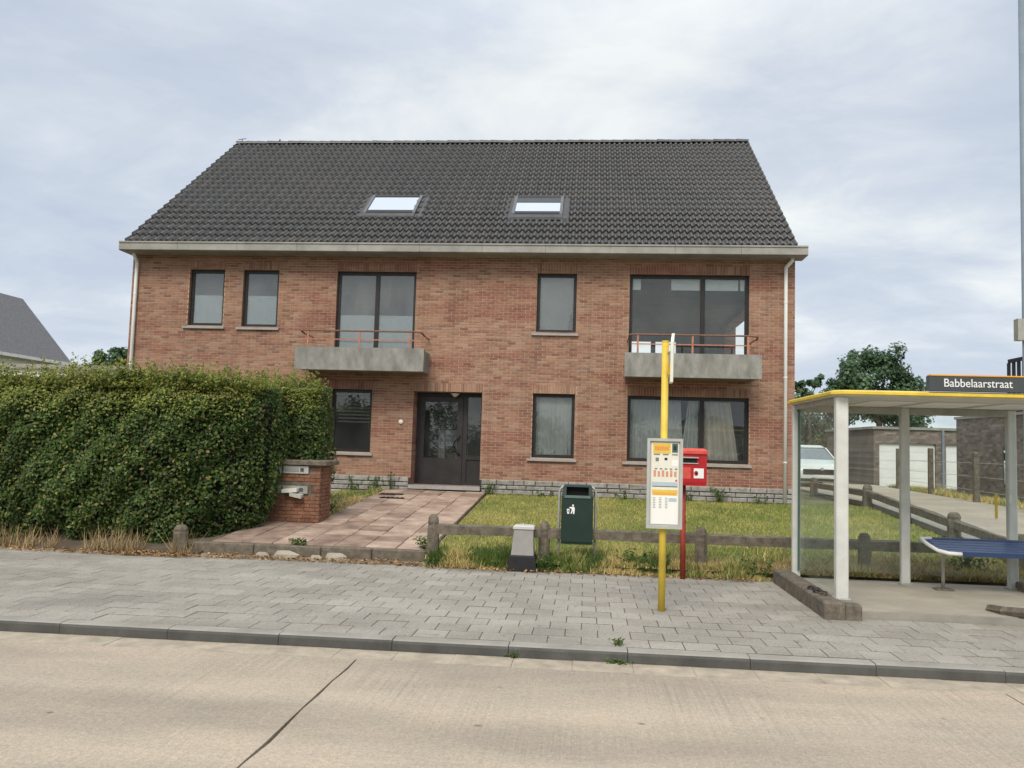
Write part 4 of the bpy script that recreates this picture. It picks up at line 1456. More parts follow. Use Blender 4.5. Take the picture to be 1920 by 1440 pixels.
# broken concrete along the path edge
rc_ = random.Random(12)
for i, (x, y, s_, lb) in enumerate(((-4.62, 11.80, .13, 'pale broken concrete lump left of the path edge'), (-4.28, 11.78, .19, 'largest pale concrete chunk at the path edge'), (-3.82, 11.80, .11, 'small pale concrete chunk at the middle of the path edge'),
                                    (-3.55, 11.82, .17, 'flat pale concrete chunk in front of the path tiles'), (-4.92, 15.1, .10, 'small pale stone beside the mailbox wall'), (-4.55, 16.0, .10, 'pale rounded stone at the left edge of the path'))):
    zb = .085 if y < 12 else gz(y)
    def ring(z_, k_):
        return [(x + math.cos(t_ * 1.047) * s_ * k_ * rc_.uniform(.7, 1.2), y + math.sin(t_ * 1.047) * s_ * .45 * k_ * rc_.uniform(.7, 1.1), z_) for t_ in range(6)]
    o = MB().rings([ring(zb - .01, 1.0), ring(zb + s_ * .35, 1.0), ring(zb + s_ * .6, .65)]).build('concrete_chunk', M['slab'])
    tag(o, lb, 'stone', 'loose concrete chunks by the path')


# ------------------------------------------------------------------ low concrete fences
def fence_post(b_or_name, x, y, z0, z1, w=.15, parent=None, rnd=0):
    k = random.Random(int(abs(x * 100) + y * 10))
    rs2 = []
    for t_, s_ in ((0, 1.0), (.35, .97), (.74, 1.0), (.80, .90), (.86, .96), (.95, .80), (1.0, .5)):
        z_ = z0 + (z1 - z0) * t_
        rs2.append([(x + math.cos(a * math.pi / 4 + .39) * w * .54 * s_ * k.uniform(.93, 1.07), y + math.sin(a * math.pi / 4 + .39) * w * .54 * s_ * k.uniform(.93, 1.07), z_) for a in range(8)])
    return MB().rings(rs2).build(b_or_name, M['fence'], parent)


ff = thing('concrete_fence', (1.8, 11.78, .15), 'low grey concrete post and rail fence along the lawn front', 'fence')
FY = 11.80
px_ = [-2.13, -.55, 1.62, 3.80, 5.98]
for x in px_: fence_post('post', x, FY, .05, .80 + .05 * math.sin(x * 3), .16, ff)
for a, c_ in zip(px_[:-1], px_[1:]):
    k = random.Random(int(a * 50) + 500)
    rs2 = []
    n = 7
    for i in range(n):
        t_ = i / (n - 1)
        x = a + .05 + (c_ - a - .1) * t_
        rs2.append([(x, FY - .05 + k.uniform(-.006, .006), .525 + k.uniform(-.008, .008)), (x, FY - .055, .645 + k.uniform(-.01, .01)), (x, FY + .03, .665 + k.uniform(-.01, .01)), (x, FY + .05, .53)])
    MB().rings(rs2).build('rail', M['fence'], ff)
hp = thing('concrete_post', (-5.90, 12.1, .1), 'short grey concrete post standing in the end of the hedge', 'post')
fence_post('post_body', -5.90, 11.88, .05, .50, .19, hp)
sf = thing('concrete_fence', (6.3, 17, .5), 'low mossy concrete rail fence between lawn and driveway', 'fence')
sy = [12.75, 15.0, 17.2, 19.4, 21.6, 23.8]
for y in sy: fence_post('post', 6.32, y, gz(y) - .1, gz(y) + .47, .2, sf)
for a, c_ in zip([11.9] + sy[:-1], sy):
    rs2 = []
    k = random.Random(int(a * 31))
    for i in range(6):
        t_ = i / 5
        y = a + .04 + (c_ - a - .08) * t_
        z_ = gz(y) + .20
        rs2.append([(6.27 + k.uniform(-.008, .008), y, z_), (6.38, y, z_), (6.38, y, z_ + .135 + k.uniform(-.012, .012)), (6.27, y, z_ + .13 + k.uniform(-.012, .012))])
    MB().rings(rs2).build('rail', M['fence'], sf)
tag(sheet(6.42, 6.74, 11.9, 24, .06, 8).build('drive_kerb', M['kerb']), kind='structure')

# ------------------------------------------------------------------ street furniture
# bus stop pole
bp = thing('bus_stop_pole', (.84, 9.13, PZ), 'yellow bus stop pole with white timetable panel and edge-on flag', 'bus stop')
MB().tube([(.845, 9.13, PZ - .01), (.845, 9.13, 1.5), (.845, 9.13, 2.98)], .038, 14).build('pole', M['yellow'], bp, True)
MB().tube([(.845, 9.13, 2.975), (.845, 9.13, 2.99)], .041, 14).build('cap', M['yellow'], bp)
fl = MB()
fl.hexa([(.875, 8.86, 2.52), (.905, 8.86, 2.52), (.92, 9.10, 2.52), (.89, 9.10, 2.52)], [(.875, 8.86, 2.95), (.905, 8.86, 2.95), (.94, 9.10, 3.07), (.91, 9.10, 3.07)])
flo = fl.build('stop_flag', M['poster'], bp)
MB().box(.872, .884, 8.87, 9.09, 2.60, 2.72).build('line_plate', M['yellow'], flo)
MB().tube([(.86, 9.12, 2.86), (.89, 9.08, 2.86)], .014, 6).tube([(.86, 9.12, 2.62), (.89, 9.08, 2.62)], .014, 6).build('bracket', M['gal'], flo)
P0, P1, Q0, Q1 = .662, 1.040, .965, 1.925
YP = 9.07
pn_ = MB()
pn_.box(P0, P0 + .03, YP - .03, YP + .03, Q0, Q1); pn_.box(P1 - .03, P1, YP - .03, YP + .03, Q0, Q1)
pn_.box(P0 + .03, P1 - .03, YP - .03, YP + .03, Q0, Q0 + .03); pn_.box(P0 + .03, P1 - .03, YP - .03, YP + .03, Q1 - .03, Q1)
pf = pn_.build('timetable_frame', M['alu'], bp)
MB().box(P0 + .03, P1 - .03, YP - .005, YP + .028, Q0 + .03, Q1 - .03).build('backing', M['greyl'], pf)
MB().box(P0 + .045, P1 - .04, YP - .009, YP - .0055, Q0 + .045, Q1 - .045).build('poster', M['poster'], pf)


def pprint(name, u0, u1, v0, v1, m_, lift=.0115):
    """flat print on the timetable, u and v in fractions of the panel"""
    W_, H_ = P1 - P0, Q1 - Q0
    return MB().box(P0 + u0 * W_, P0 + u1 * W_, YP - lift, YP - .0092, Q0 + v0 * H_, Q0 + v1 * H_).build(name, M[m_], pf)


M['printblue'] = mat('pale_blue_print', lin(176, 192, 200), .6, .03, 5)
M['printgrey'] = mat('grey_print', lin(120, 122, 118), .6, .05, 30)
M['printrose'] = mat('rose_print', lin(206, 150, 120), .6, .1, 60)
M['printwhite'] = mat('white_print', lin(236, 236, 230), .6, .02, 5)
pprint('header_print', .17, .66, .835, .945, 'yellow')
pprint('header_word', .21, .62, .865, .915, 'yelloworange', .0125)
for k in range(6): pprint('header_stroke', .22 + k * .066, .262 + k * .066, .872, .908, 'printrose', .0135)
pprint('emblem_print', .70, .86, .845, .945, 'greenlip')
pprint('emblem_core', .74, .82, .87, .92, 'green', .0125)
for u0, u1 in ((.19, .36), (.44, .60), (.70, .86)): pprint('caption_print', u0, u1, .815, .828, 'printgrey')
pprint('icon_print', .24, .33, .745, .785, 'printgrey'); pprint('icon_print', .49, .57, .758, .785, 'black'); pprint('notice_print', .70, .88, .69, .76, 'printwhite')
for k in range(6): pprint('price_print', .19 + k * .115, .255 + k * .115, .575, .645 - .01 * (k % 2), 'printrose')
for k in range(5): pprint('price_text', .22 + k * .14, .29 + k * .14, .655, .668, 'printgrey')
pprint('band_print', .14, .86, .470, .515, 'printblue'); pprint('band_line', .16, .86, .462, .468, 'signgrey'); pprint('band_mark', .80, .85, .525, .545, 'redtop')
pprint('timetable_head', .16, .86, .395, .43, 'yellow'); pprint('timetable_stripe', .17, .84, .372, .392, 'yelloworange')
pprint('timetable_sheet', .14, .88, .05, .36, 'printwhite')
for k in range(3):
    for q in range(7): pprint('timetable_row', .18 + k * .17, .25 + k * .17, .335 - q * .018, .341 - q * .018, 'printgrey', .0125)
pprint('timetable_block', .62, .84, .30, .34, 'printblue', .0125)

# red post box
pb = thing('post_box', (1.33, 11.43, .09), 'red post box on a dull red pole behind the timetable', 'post box')
bx = MB()
bx.rings([[(1.03, 11.28, 1.34), (1.60, 11.28, 1.34), (1.60, 11.62, 1.34), (1.03, 11.62, 1.34)], [(1.02, 11.27, 1.39), (1.61, 11.27, 1.39), (1.61, 11.63, 1.39), (1.02, 11.63, 1.39)],
          [(1.02, 11.27, 1.76), (1.61, 11.27, 1.76), (1.61, 11.63, 1.76), (1.02, 11.63, 1.76)]])
pbb = bx.build('box_body', M['red'], pb)
MB().rings([[(1.005, 11.25, 1.762), (1.625, 11.25, 1.762), (1.625, 11.64, 1.762), (1.005, 11.64, 1.762)], [(1.005, 11.25, 1.80), (1.625, 11.25, 1.80), (1.625, 11.64, 1.80), (1.005, 11.64, 1.80)],
            [(1.05, 11.33, 1.835), (1.58, 11.33, 1.835), (1.58, 11.60, 1.835), (1.05, 11.60, 1.835)]]).build('lid', M['redtop'], pb)  # paler lid red paints in the light falling on its top
MB().box(1.11, 1.48, 11.262, 11.272, 1.645, 1.70).build('letter_slot', M['dark'], pbb)
MB().hexa([(1.10, 11.235, 1.705), (1.50, 11.235, 1.705), (1.50, 11.27, 1.70), (1.10, 11.27, 1.70)], [(1.10, 11.235, 1.712), (1.50, 11.235, 1.712), (1.50, 11.27, 1.72), (1.10, 11.27, 1.72)]).build('slot_hood', M['alu'], pbb)
MB().box(1.10, 1.50, 11.255, 11.272, 1.63, 1.641).build('slot_lip', M['alu'], pbb)
MB().box(1.44, 1.57, 11.264, 11.271, 1.44, 1.57).build('sticker', M['signwhite'], pbb)
MB().poly_y([(1.46 + .028 * math.cos(t_ * .785) + .01, 1.505 + .034 * math.sin(t_ * .785)) for t_ in range(8)], 11.260, 11.264).build('sticker_mark', M['red'], pbb)
MB().poly_y([(1.475 + .015 * math.cos(t_ * .785), 1.505 + .02 * math.sin(t_ * .785)) for t_ in range(8)], 11.257, 11.2605).build('sticker_mark', M['black'], pbb)
MB().box(1.06, 1.40, 11.266, 11.271, 1.43, 1.58).build('collection_plate', M['redtop'], pbb)
MB().tube([(1.335, 11.45, .06), (1.325, 11.45, 1.345)], .036, 10).build('pole', M['redpole'], pb, True)

# litter bin
lb = thing('litter_bin', (-.10, 11.84, .1), 'dark green litter bin on a galvanised tube frame', 'bin')
b = MB()
BX0, BX1 = -.315, .125
yf, yb = 11.68, 12.0
b.rings([[(BX0 + .01, yf + .01, .47), (BX1 - .01, yf + .01, .47), (BX1 - .01, yb, .47), (BX0 + .01, yb, .47)],
         [(BX0, yf, .50), (BX1, yf, .50), (BX1, yb, .50), (BX0, yb, .50)],
         [(BX0, yf, 1.115), (BX1, yf, 1.115), (BX1, yb, 1.115), (BX0, yb, 1.115)]])
lbb = b.build('bin_body', M['green'], lb)
hd = MB()
# hood with throat: frame of four bars round the opening, sloped top
hd.hexa([(BX0, yf, 1.117), (BX0 + .065, yf, 1.117), (BX0 + .065, yb, 1.117), (BX0, yb, 1.117)], [(BX0 + .02, yf + .03, 1.25), (BX0 + .065, yf + .03, 1.25), (BX0 + .065, yb, 1.25), (BX0 + .02, yb, 1.25)])
hd.hexa([(BX1 - .065, yf, 1.117), (BX1, yf, 1.117), (BX1, yb, 1.117), (BX1 - .065, yb, 1.117)], [(BX1 - .065, yf + .03, 1.25), (BX1 - .02, yf + .03, 1.25), (BX1 - .02, yb, 1.25), (BX1 - .065, yb, 1.25)])
hd.hexa([(BX0 + .02, yf + .03, 1.252), (BX1 - .02, yf + .03, 1.252), (BX1 - .02, yb, 1.252), (BX0 + .02, yb, 1.252)], [(BX0 + .04, yf + .06, 1.275), (BX1 - .04, yf + .06, 1.275), (BX1 - .04, yb - .02, 1.275), (BX0 + .04, yb - .02, 1.275)])
hd.build('hood', M['green'], lb)
MB().box(BX0 + .065, BX1 - .065, yf + .12, yf + .14, 1.118, 1.25).build('throat', M['dark'], lb)
MB().hexa([(BX0 + .03, yf - .012, 1.10), (BX1 - .03, yf - .012, 1.10), (BX1 - .03, yf + .01, 1.10), (BX0 + .03, yf + .01, 1.10)], [(BX0 + .05, yf - .004, 1.135), (BX1 - .05, yf - .004, 1.135), (BX1 - .05, yf + .02, 1.135), (BX0 + .05, yf + .02, 1.135)]).build('lip', M['greenlip'], lb)
for sx, dx_ in ((BX0 - .035, -.005), (BX1 + .035, .005)):
    s_ = -1 if sx < 0 else 1
    MB().tube([(sx + dx_ * 2, 11.84, .06), (sx, 11.84, .48), (sx, 11.84, 1.17), (sx - s_ * .02, 11.84, 1.22), (sx - s_ * .06, 11.84, 1.256)], .018, 8).build('leg', M['gal'], lb, True)
MB().tube([(BX0 - .03, 11.84, .455), (BX1 + .03, 11.84, .455)], .012, 6).build('crossbar', M['gal'], lb)
# tidy-person pictogram
yq = yf - .004
def pic(pts): return MB().poly_y([(BX0 + .075 + u * .11, .88 + v_ * .13) for u, v_ in pts], yq, yf + .002)
pg = pic([(.72, 1.0), (.85, 1.0), (.9, .86), (.82, .76), (.70, .80), (.66, .9)][::-1]).build('pictogram', M['signwhite'], lbb)
pic([(.60, .74), (.98, .72), (1.0, .42), (.96, .0), (.80, .0), (.78, .38), (.62, .0), (.48, .04), (.62, .40), (.60, .56), (.36, .60), (.30, .70)]).build('pictogram', M['signwhite'], lbb)
pic([(.0, .52), (.36, .52), (.30, .0), (.08, .0)]).build('pictogram', M['signwhite'], lbb)
pic([(.13, .40), (.25, .40), (.23, .14), (.15, .14)]).build('pictogram', M['green'], lbb)

# grey service cabinet
uc = thing('service_cabinet', (-.83, 11.55, .09), 'small grey service cabinet on a black plinth left of the bin', 'cabinet')
MB().rings([[(-1.03, 11.44, .07), (-.63, 11.44, .07), (-.63, 11.78, .07), (-1.03, 11.78, .07)], [(-1.01, 11.45, .29), (-.65, 11.45, .29), (-.65, 11.77, .29), (-1.01, 11.77, .29)],
            [(-.99, 11.47, .31), (-.67, 11.47, .31), (-.67, 11.75, .31), (-.99, 11.75, .31)]]).build('base', M['black'], uc)
cb = MB().rings([[(-.985, 11.475, .31), (-.675, 11.475, .31), (-.675, 11.745, .31), (-.985, 11.745, .31)], [(-.95, 11.50, .66), (-.69, 11.50, .66), (-.69, 11.73, .66), (-.95, 11.73, .66)]]).build('cabinet_body', M['grey'], uc)
MB().rings([[(-.965, 11.485, .661), (-.675, 11.485, .661), (-.675, 11.745, .661), (-.965, 11.745, .661)], [(-.965, 11.485, .695), (-.675, 11.485, .695), (-.675, 11.745, .695), (-.965, 11.745, .695)],
            [(-.94, 11.51, .71), (-.70, 11.51, .71), (-.70, 11.72, .71), (-.94, 11.72, .71)]]).build('lid', M['greyl'], uc)
MB().tube([(-.835, 11.60, .70), (-.835, 11.60, .735)], .012, 6).build('lid_knob', M['greyl'], uc)

# ------------------------------------------------------------------ bus shelter
bs = thing('bus_shelter', (4.1, 10.3, .1), 'glass bus shelter with yellow roof edge and concrete base', 'bus shelter')
SZ = .21
SX0, SX1, SYF, SYR = 2.76, 5.45, 9.38, 11.25
MB().box(2.74, 5.50, 9.26, 11.50, -.04, SZ - .045).build('floor_slab', M['slab'], bs)
MB().box(2.74, 5.50, 9.22, 9.258, -.04, SZ - .05).build('floor_edge', M['kerb'], bs)
def edging(x0, x1, y0, y1, z1, nm='edging'):
    return MB().bevbox(x0, x1, y0, y1, -.03, z1, .018).build(nm, M['fence'], bs)
edging(2.52, 2.735, 9.06, 11.48, .27); edging(2.737, 2.90, 9.06, 9.215, .255)
edging(5.46, 5.70, 9.06, 11.48, .27)
MB().tube([(4.42, 9.62, SZ - .03), (4.46, 9.40, SZ - .01), (4.58, 9.24, SZ + .01), (4.9, 9.15, SZ + .01), (5.46, 9.13, SZ + .01)], .055, 6).build('curved_edging', M['fence'], bs)
HT = 2.44
for (x, y, w_) in ((SX0 + .02, SYF, .065), (SX0, SYR, .05), (4.13, SYR, .055), (SX1, SYR, .055), (SX1, SYF, .065)):
    p_ = MB().bevbox(x - w_, x + w_, y - w_ * .8, y + w_ * .8, .16, HT, .012).build('post', M['postwhite'], bs)
    MB().bevbox(x - w_ - .02, x + w_ + .02, y - w_ - .02, y + w_ + .02, .155, .19 if y > 10 else .275, .01).build('foot_plate', M['gal'], p_)
# roof: tray with rounded yellow fascia
def fascia(z0, z1, o):
    x0, x1, y0, y1 = SX0 - .10 - o, SX1 + .12 + o, SYF - .16 - o, SYR + .12 + o
    k = .10
    return [(x0 + k, y0, z0), (x1 - k, y0, z0), (x1, y0 + k, z0), (x1, y1 - k, z0), (x1 - k, y1, z0), (x0 + k, y1, z0), (x0, y1 - k, z0), (x0, y0 + k, z0)]
def at_z(r, z): return [(x, y, z) for x, y, _ in r]
rf = MB().rings([at_z(fascia(0, 0, -.05), HT + .0), at_z(fascia(0, 0, -.02), HT + .006), at_z(fascia(0, 0, -.03), HT + .064), at_z(fascia(0, 0, -.25), HT + .085)]).build('roof', M['postwhite'], bs)
fo = MB().rings([at_z(fascia(0, 0, -.017), HT + .012), at_z(fascia(0, 0, .010), HT + .022), at_z(fascia(0, 0, .010), HT + .050), at_z(fascia(0, 0, -.02), HT + .066), at_z(fascia(0, 0, -.0262), HT + .066), at_z(fascia(0, 0, -.0195), HT + .012)], False)
n8 = 8
fo.f += [tuple([5 * n8 + j, 5 * n8 + (j + 1) % n8, (j + 1) % n8, j]) for j in range(n8)]
fo.build('roof_fascia', M['yellow'], bs)
for x_, w_ in ((3.28, .50), (3.95, .62), (4.75, .5)):
    MB().box(x_, x_ + w_, SYF + .55, SYR - .35, HT - .012, HT - .002).build('sky_gap_panel', M['opal'], bs)  # white panels added in place of gaps where sky shows
MB().box(SX0, SX1, SYR - .04, SYR + .03, HT - .09, HT - .003).build('rear_beam', M['gal'], bs)
MB().box(SX0 - .02, SX0 + .04, SYF + .06, SYR - .05, HT - .06, HT - .003).build('side_beam', M['gal'], bs)
gl_ = [(SX0 + .02 - .005, SX0 + .02 + .005, SYF + .06, SYR - .05, .30, HT - .07), (SX1 - .005, SX1 + .005, SYF + .06, SYR - .05, .30, HT - .07),
       (SX0 + .06, 4.07, SYR - .005, SYR + .005, .30, HT - .10), (4.19, SX1 - .06, SYR - .005, SYR + .005, .30, HT - .10)]
for k, g_ in enumerate(gl_):
    MB().box(*g_).build('glass_panel', M['sideglass' if k < 2 else 'sglass'], bs)
MB().box(SX0 + .008, SX0 + .033, SYR - .075, SYR - .052, .30, HT - .07).build('glass_trim', M['greenlip'], bs)
MB().box(5.24, 5.27, SYR - .02, SYR - .008, 1.05, 1.36).build('safety_strip', M['yellow'], bs)
MB().box(5.40, 5.43, SYR - .05, SYR - .046, 1.25, 1.36).build('safety_strip', M['poster'], bs)
# street-name sign on the roof
S0, S1, SB, ST, SYY = 3.64, 5.40, HT + .075, HT + .235, 9.20
sg = MB().box(S0, S1, SYY, SYY + .09, SB, ST).build('name_sign', M['signgrey'], bs)
MB().box(S0 + .01, S1 - .01, SYY - .006, SYY + .095, ST + .001, ST + .014).build('sign_top_trim', M['yelloworange'], sg)
cu = bpy.data.curves.new('sign_text', 'FONT')
cu.body = 'Babbelaarstraat'
cu.size = .125
cu.extrude = .003
to = bpy.data.objects.new('tmp_text', cu)
col.objects.link(to)
bpy.context.view_layer.update()
dg = bpy.context.evaluated_depsgraph_get()
tmesh = bpy.data.meshes.new_from_object(to.evaluated_get(dg))
bpy.data.objects.remove(to)
co = np.empty(len(tmesh.vertices) * 3, dtype=np.float32)
tmesh.vertices.foreach_get('co', co)
co = co.reshape(-1, 3)
wd = co[:, 0].max() - co[:, 0].min()
TX0, TX1 = 3.79, 4.485
k_ = (TX1 - TX0) / wd
newc = np.stack([TX0 + (co[:, 0] - co[:, 0].min()) * k_, SYY - .003 - co[:, 2], SB + .045 + co[:, 1] * 1.0], 1) - np.array(org(bs))
tmesh.vertices.foreach_set('co', newc.astype(np.float32).ravel())
tmesh.materials.clear(); tmesh.materials.append(M['signwhite'])
tmesh.update()
link_mesh('sign_lettering', tmesh, sg)
# bench
bn = thing('shelter_bench', (4.9, 10.9, SZ), 'blue slatted bench with white end frame inside the shelter', 'bench')
RZ_, FZ_ = .775, .675
for k in range(5):
    t0, t1 = k / 5, (k + .86) / 5
    y0, y1 = 10.62 + .48 * t0, 10.62 + .48 * t1
    za_, zb_ = FZ_ + (RZ_ - FZ_) * t0 ** 1.2, FZ_ + (RZ_ - FZ_) * t1 ** 1.2
    MB().hexa([(4.37, y0, za_ - .03), (5.75, y0, za_ - .03), (5.75, y1, zb_ - .03), (4.30, y1, zb_ - .03)], [(4.37, y0, za_), (5.75, y0, za_), (5.75, y1, zb_), (4.30, y1, zb_)]).build('slat', M['blue'], bn)
MB().box(4.5, 5.75, 10.60, 10.625, FZ_ - .05, FZ_ + .004).build('front_edge', M['blue'], bn)
MB().tube([(4.55, 10.59, FZ_ - .025), (4.40, 10.60, FZ_ - .02), (4.31, 10.68, FZ_), (4.27, 10.88, FZ_ + .05), (4.26, 11.08, RZ_), (4.40, 11.12, RZ_ + .005)], .024, 8).build('end_frame', M['pvc'], bn, True)
MB().tube([(4.40, 11.12, RZ_), (5.75, 11.12, RZ_)], .02, 8).build('rear_rail', M['blue'], bn)
for xx in (4.42, 5.55):
    lg = MB().tube([(xx, 10.75, FZ_ - .02), (xx + .02, 10.86, .52), (xx + .05, 10.93, .36), (xx + .05, 10.94, SZ - .05)], .022, 8).build('leg', M['gal'], bn, True)
    MB().bevbox(xx - .05, xx + .16, 10.86, 11.02, SZ - .05, SZ - .025, .008).build('foot', M['fence'], lg)
# rusty chain left on the edging
ch = thing('chain', (2.63, 9.75, .27), 'rusty dark chain lying on the shelter base edging', 'chain')
for k in range(7):
    b = MB()
    cx, cy = 2.62 + .03 * math.sin(k * 2.1), 9.50 + k * .075
    a0 = k * 1.1
    b.tube([(cx + .035 * math.cos(t_ * .785 + a0), cy + .05 * math.sin(t_ * .785 + a0), .28 + .012 * math.sin(t_ + k)) for t_ in range(9)], .010, 5)
    b.build('link', M['black'] if k % 3 else M['bark'], ch, True)

# lamp column at the right edge
lc = thing('lamp_column', (6.06, 12.0, .1), 'tall blue-grey street lamp column behind the bus shelter', 'street lamp')
MB().tube([(6.06, 12.0, .05), (6.06, 12.0, 1.3), (6.06, 12.0, 9.5)], [.085, .075, .045], 12).build('column', M['steelpole'], lc, True)
MB().tube([(6.06, 12.0, 9.45), (6.06, 11.4, 9.9), (6.06, 10.4, 10.0)], .03, 8).build('arm', M['steelpole'], lc, True)
MB().bevbox(5.93, 6.19, 9.75, 10.45, 9.93, 10.05, .03).build('lantern', M['gal'], lc)
MB().box(5.90, 5.985, 11.93, 12.05, 3.45, 3.75).build('fuse_box', M['gal'], lc)

# ------------------------------------------------------------------ driveway side: car, garages, wire fence
car = thing('parked_car', (7.9, 31.0, .7), 'white parked car facing the street beside the house', 'car')
CX, CY, CZ = 7.86, 28.6, .71
def section(y, hw, zb, zs_, zt, cw):
    """half-section mirrored: sill, flank, shoulder, top"""
    L_ = [(cw, zt), (hw * .93, zs_ + (zt - zs_) * .35), (hw, zs_), (hw * 1.0, (zb + zs_) / 2), (hw * .95, zb)]
    r = [(CX + x, CY + y, CZ + z) for x, z in L_] + [(CX - x, CY + y, CZ + z) for x, z in L_[::-1]]
    return r
body = MB().rings([section(0, .70, .24, .50, .58, .45), section(.06, .82, .18, .58, .70, .60), section(.35, .88, .17, .66, .79, .66), section(.95, .90, .17, .74, .90, .70), section(1.35, .90, .17, .80, .955, .72),
                   section(3.3, .90, .17, .84, .97, .72), section(3.95, .88, .2, .82, .95, .70), section(4.25, .80, .3, .7, .88, .6)])
bo = body.build('body', M['carwhite'], car, True)
def cab(y, z, hw): return [(CX + hw, CY + y, CZ + z), (CX - hw, CY + y, CZ + z)]
MB().rings([[(CX - .72, CY + 1.75, CZ + 1.32), (CX + .72 * 0 + .60, CY + 1.75, CZ + 1.32), (CX + .60, CY + 3.3, CZ + 1.34), (CX - .60, CY + 3.3, CZ + 1.34)],
            [(CX - .50, CY + 2.0, CZ + 1.42), (CX + .50, CY + 2.0, CZ + 1.42), (CX + .50, CY + 3.1, CZ + 1.42), (CX - .50, CY + 3.1, CZ + 1.42)]]).build('car_roof', M['carwhite'], car, True)
MB().hexa([(CX - .70, CY + 1.12, CZ + .93), (CX + .70, CY + 1.12, CZ + .93), (CX + .70, CY + 1.16, CZ + .93), (CX - .70, CY + 1.16, CZ + .93)],
          [(CX - .56, CY + 1.80, CZ + 1.33), (CX + .56, CY + 1.80, CZ + 1.33), (CX + .56, CY + 1.84, CZ + 1.33), (CX - .56, CY + 1.84, CZ + 1.33)]).build('windscreen', M['carglass'], car)
for s_ in (-1, 1):
    MB().hexa([(CX + s_ * .72, CY + 1.1, CZ + .93), (CX + s_ * .78, CY + 1.14, CZ + .93), (CX + s_ * .78, CY + 1.22, CZ + .93), (CX + s_ * .72, CY + 1.18, CZ + .93)],
              [(CX + s_ * .57, CY + 1.76, CZ + 1.34), (CX + s_ * .63, CY + 1.8, CZ + 1.34), (CX + s_ * .63, CY + 1.88, CZ + 1.34), (CX + s_ * .57, CY + 1.84, CZ + 1.34)]).build('pillar', M['carwhite'], car)
    MB().hexa([(CX + s_ * .74, CY + 1.3, CZ + .94), (CX + s_ * .78, CY + 1.3, CZ + .94), (CX + s_ * .78, CY + 3.6, CZ + .95), (CX + s_ * .74, CY + 3.6, CZ + .95)],
              [(CX + s_ * .60, CY + 1.85, CZ + 1.34), (CX + s_ * .63, CY + 1.85, CZ + 1.34), (CX + s_ * .63, CY + 3.25, CZ + 1.35), (CX + s_ * .60, CY + 3.25, CZ + 1.35)]).build('side_window', M['carglass'], car)
    MB().bevbox(CX + s_ * .98 - .10, CX + s_ * .98 + .10, CY + 1.30, CY + 1.42, CZ + .92, CZ + 1.06, .025).build('mirror', M['carwhite'], car)
    MB().hexa([(CX + s_ * .80 - .14, CY + .055, CZ + .52), (CX + s_ * .80 + .04, CY + .12, CZ + .52), (CX + s_ * .80 + .04, CY + .3, CZ + .52), (CX + s_ * .80 - .14, CY + .3, CZ + .52)],
              [(CX + s_ * .80 - .16, CY + .08, CZ + .65), (CX + s_ * .80 + .05, CY + .16, CZ + .67), (CX + s_ * .80 + .05, CY + .3, CZ + .67), (CX + s_ * .80 - .16, CY + .3, CZ + .65)]).build('headlight', M['alu'], car)
    for yy in (.82, 3.45):
        wh = MB().tube([(CX + s_ * .70, CY + yy, CZ + .30), (CX + s_ * .915, CY + yy, CZ + .30)], .31, 18).build('wheel', M['rubber'], car)
        MB().tube([(CX + s_ * .90, CY + yy, CZ + .30), (CX + s_ * .925, CY + yy, CZ + .30)], .2, 14).build('rim', M['alu'], wh)
MB().box(CX - .62, CX + .62, CY - .012, CY + .1, CZ + .42, CZ + .60).build('grille', M['black'], car)
MB().box(CX - .26, CX + .26, CY - .02, CY - .013, CZ + .32, CZ + .42).build('number_plate', M['signwhite'], car)
MB().box(CX - .70, CX + .70, CY - .008, CY + .1, CZ + .20, CZ + .29).build('air_intake', M['black'], car)
MB().poly_y([(CX + .06 * math.cos(t_ * .785), CZ + .61 + .05 * math.sin(t_ * .785)) for t_ in range(8)], CY - .018, CY + .05).build('bonnet_badge', M['alu'], car)

gr = thing('garage_block', (12.6, 33.5, .7), 'flat-roofed brown brick garages with white doors behind the driveway', 'garage')
GY = 33.2
wall_boxes(MB(), 11.05, 15.6, .6, 2.85, GY, GY + .25, [(11.26, 13.35, .0, 2.33), (13.72, 15.3, 0, 2.33)]).box(11.05, 11.3, GY + .25, GY + 6, .6, 2.85).box(15.4, 15.6, GY + .25, GY + 6, .6, 2.85).box(11.05, 15.6, GY + 6, GY + 6.2, .6, 2.85).build('wall', M['greybrick'], gr)
MB().box(10.98, 15.7, GY - .08, GY + 6.3, 2.852, 2.95).build('roof_edge', M['gutter'], gr)
for a, c_ in ((11.26, 13.35), (13.72, 15.3)):
    dro = MB().box(a, c_, GY + .12, GY + .16, .6, 2.33).build('garage_door', M['garagedoor'], gr)
    for k in range(5):
        MB().box(a + .01, c_ - .01, GY + .108, GY + .119, .66 + k * .335, .66 + k * .335 + .322).build('door_panel', M['garagedoor'], dro)
MB().tube([(13.6, GY - .05, .65), (13.6, GY - .05, 2.85)], .05, 8).build('downspout', M['steelpole'], gr)

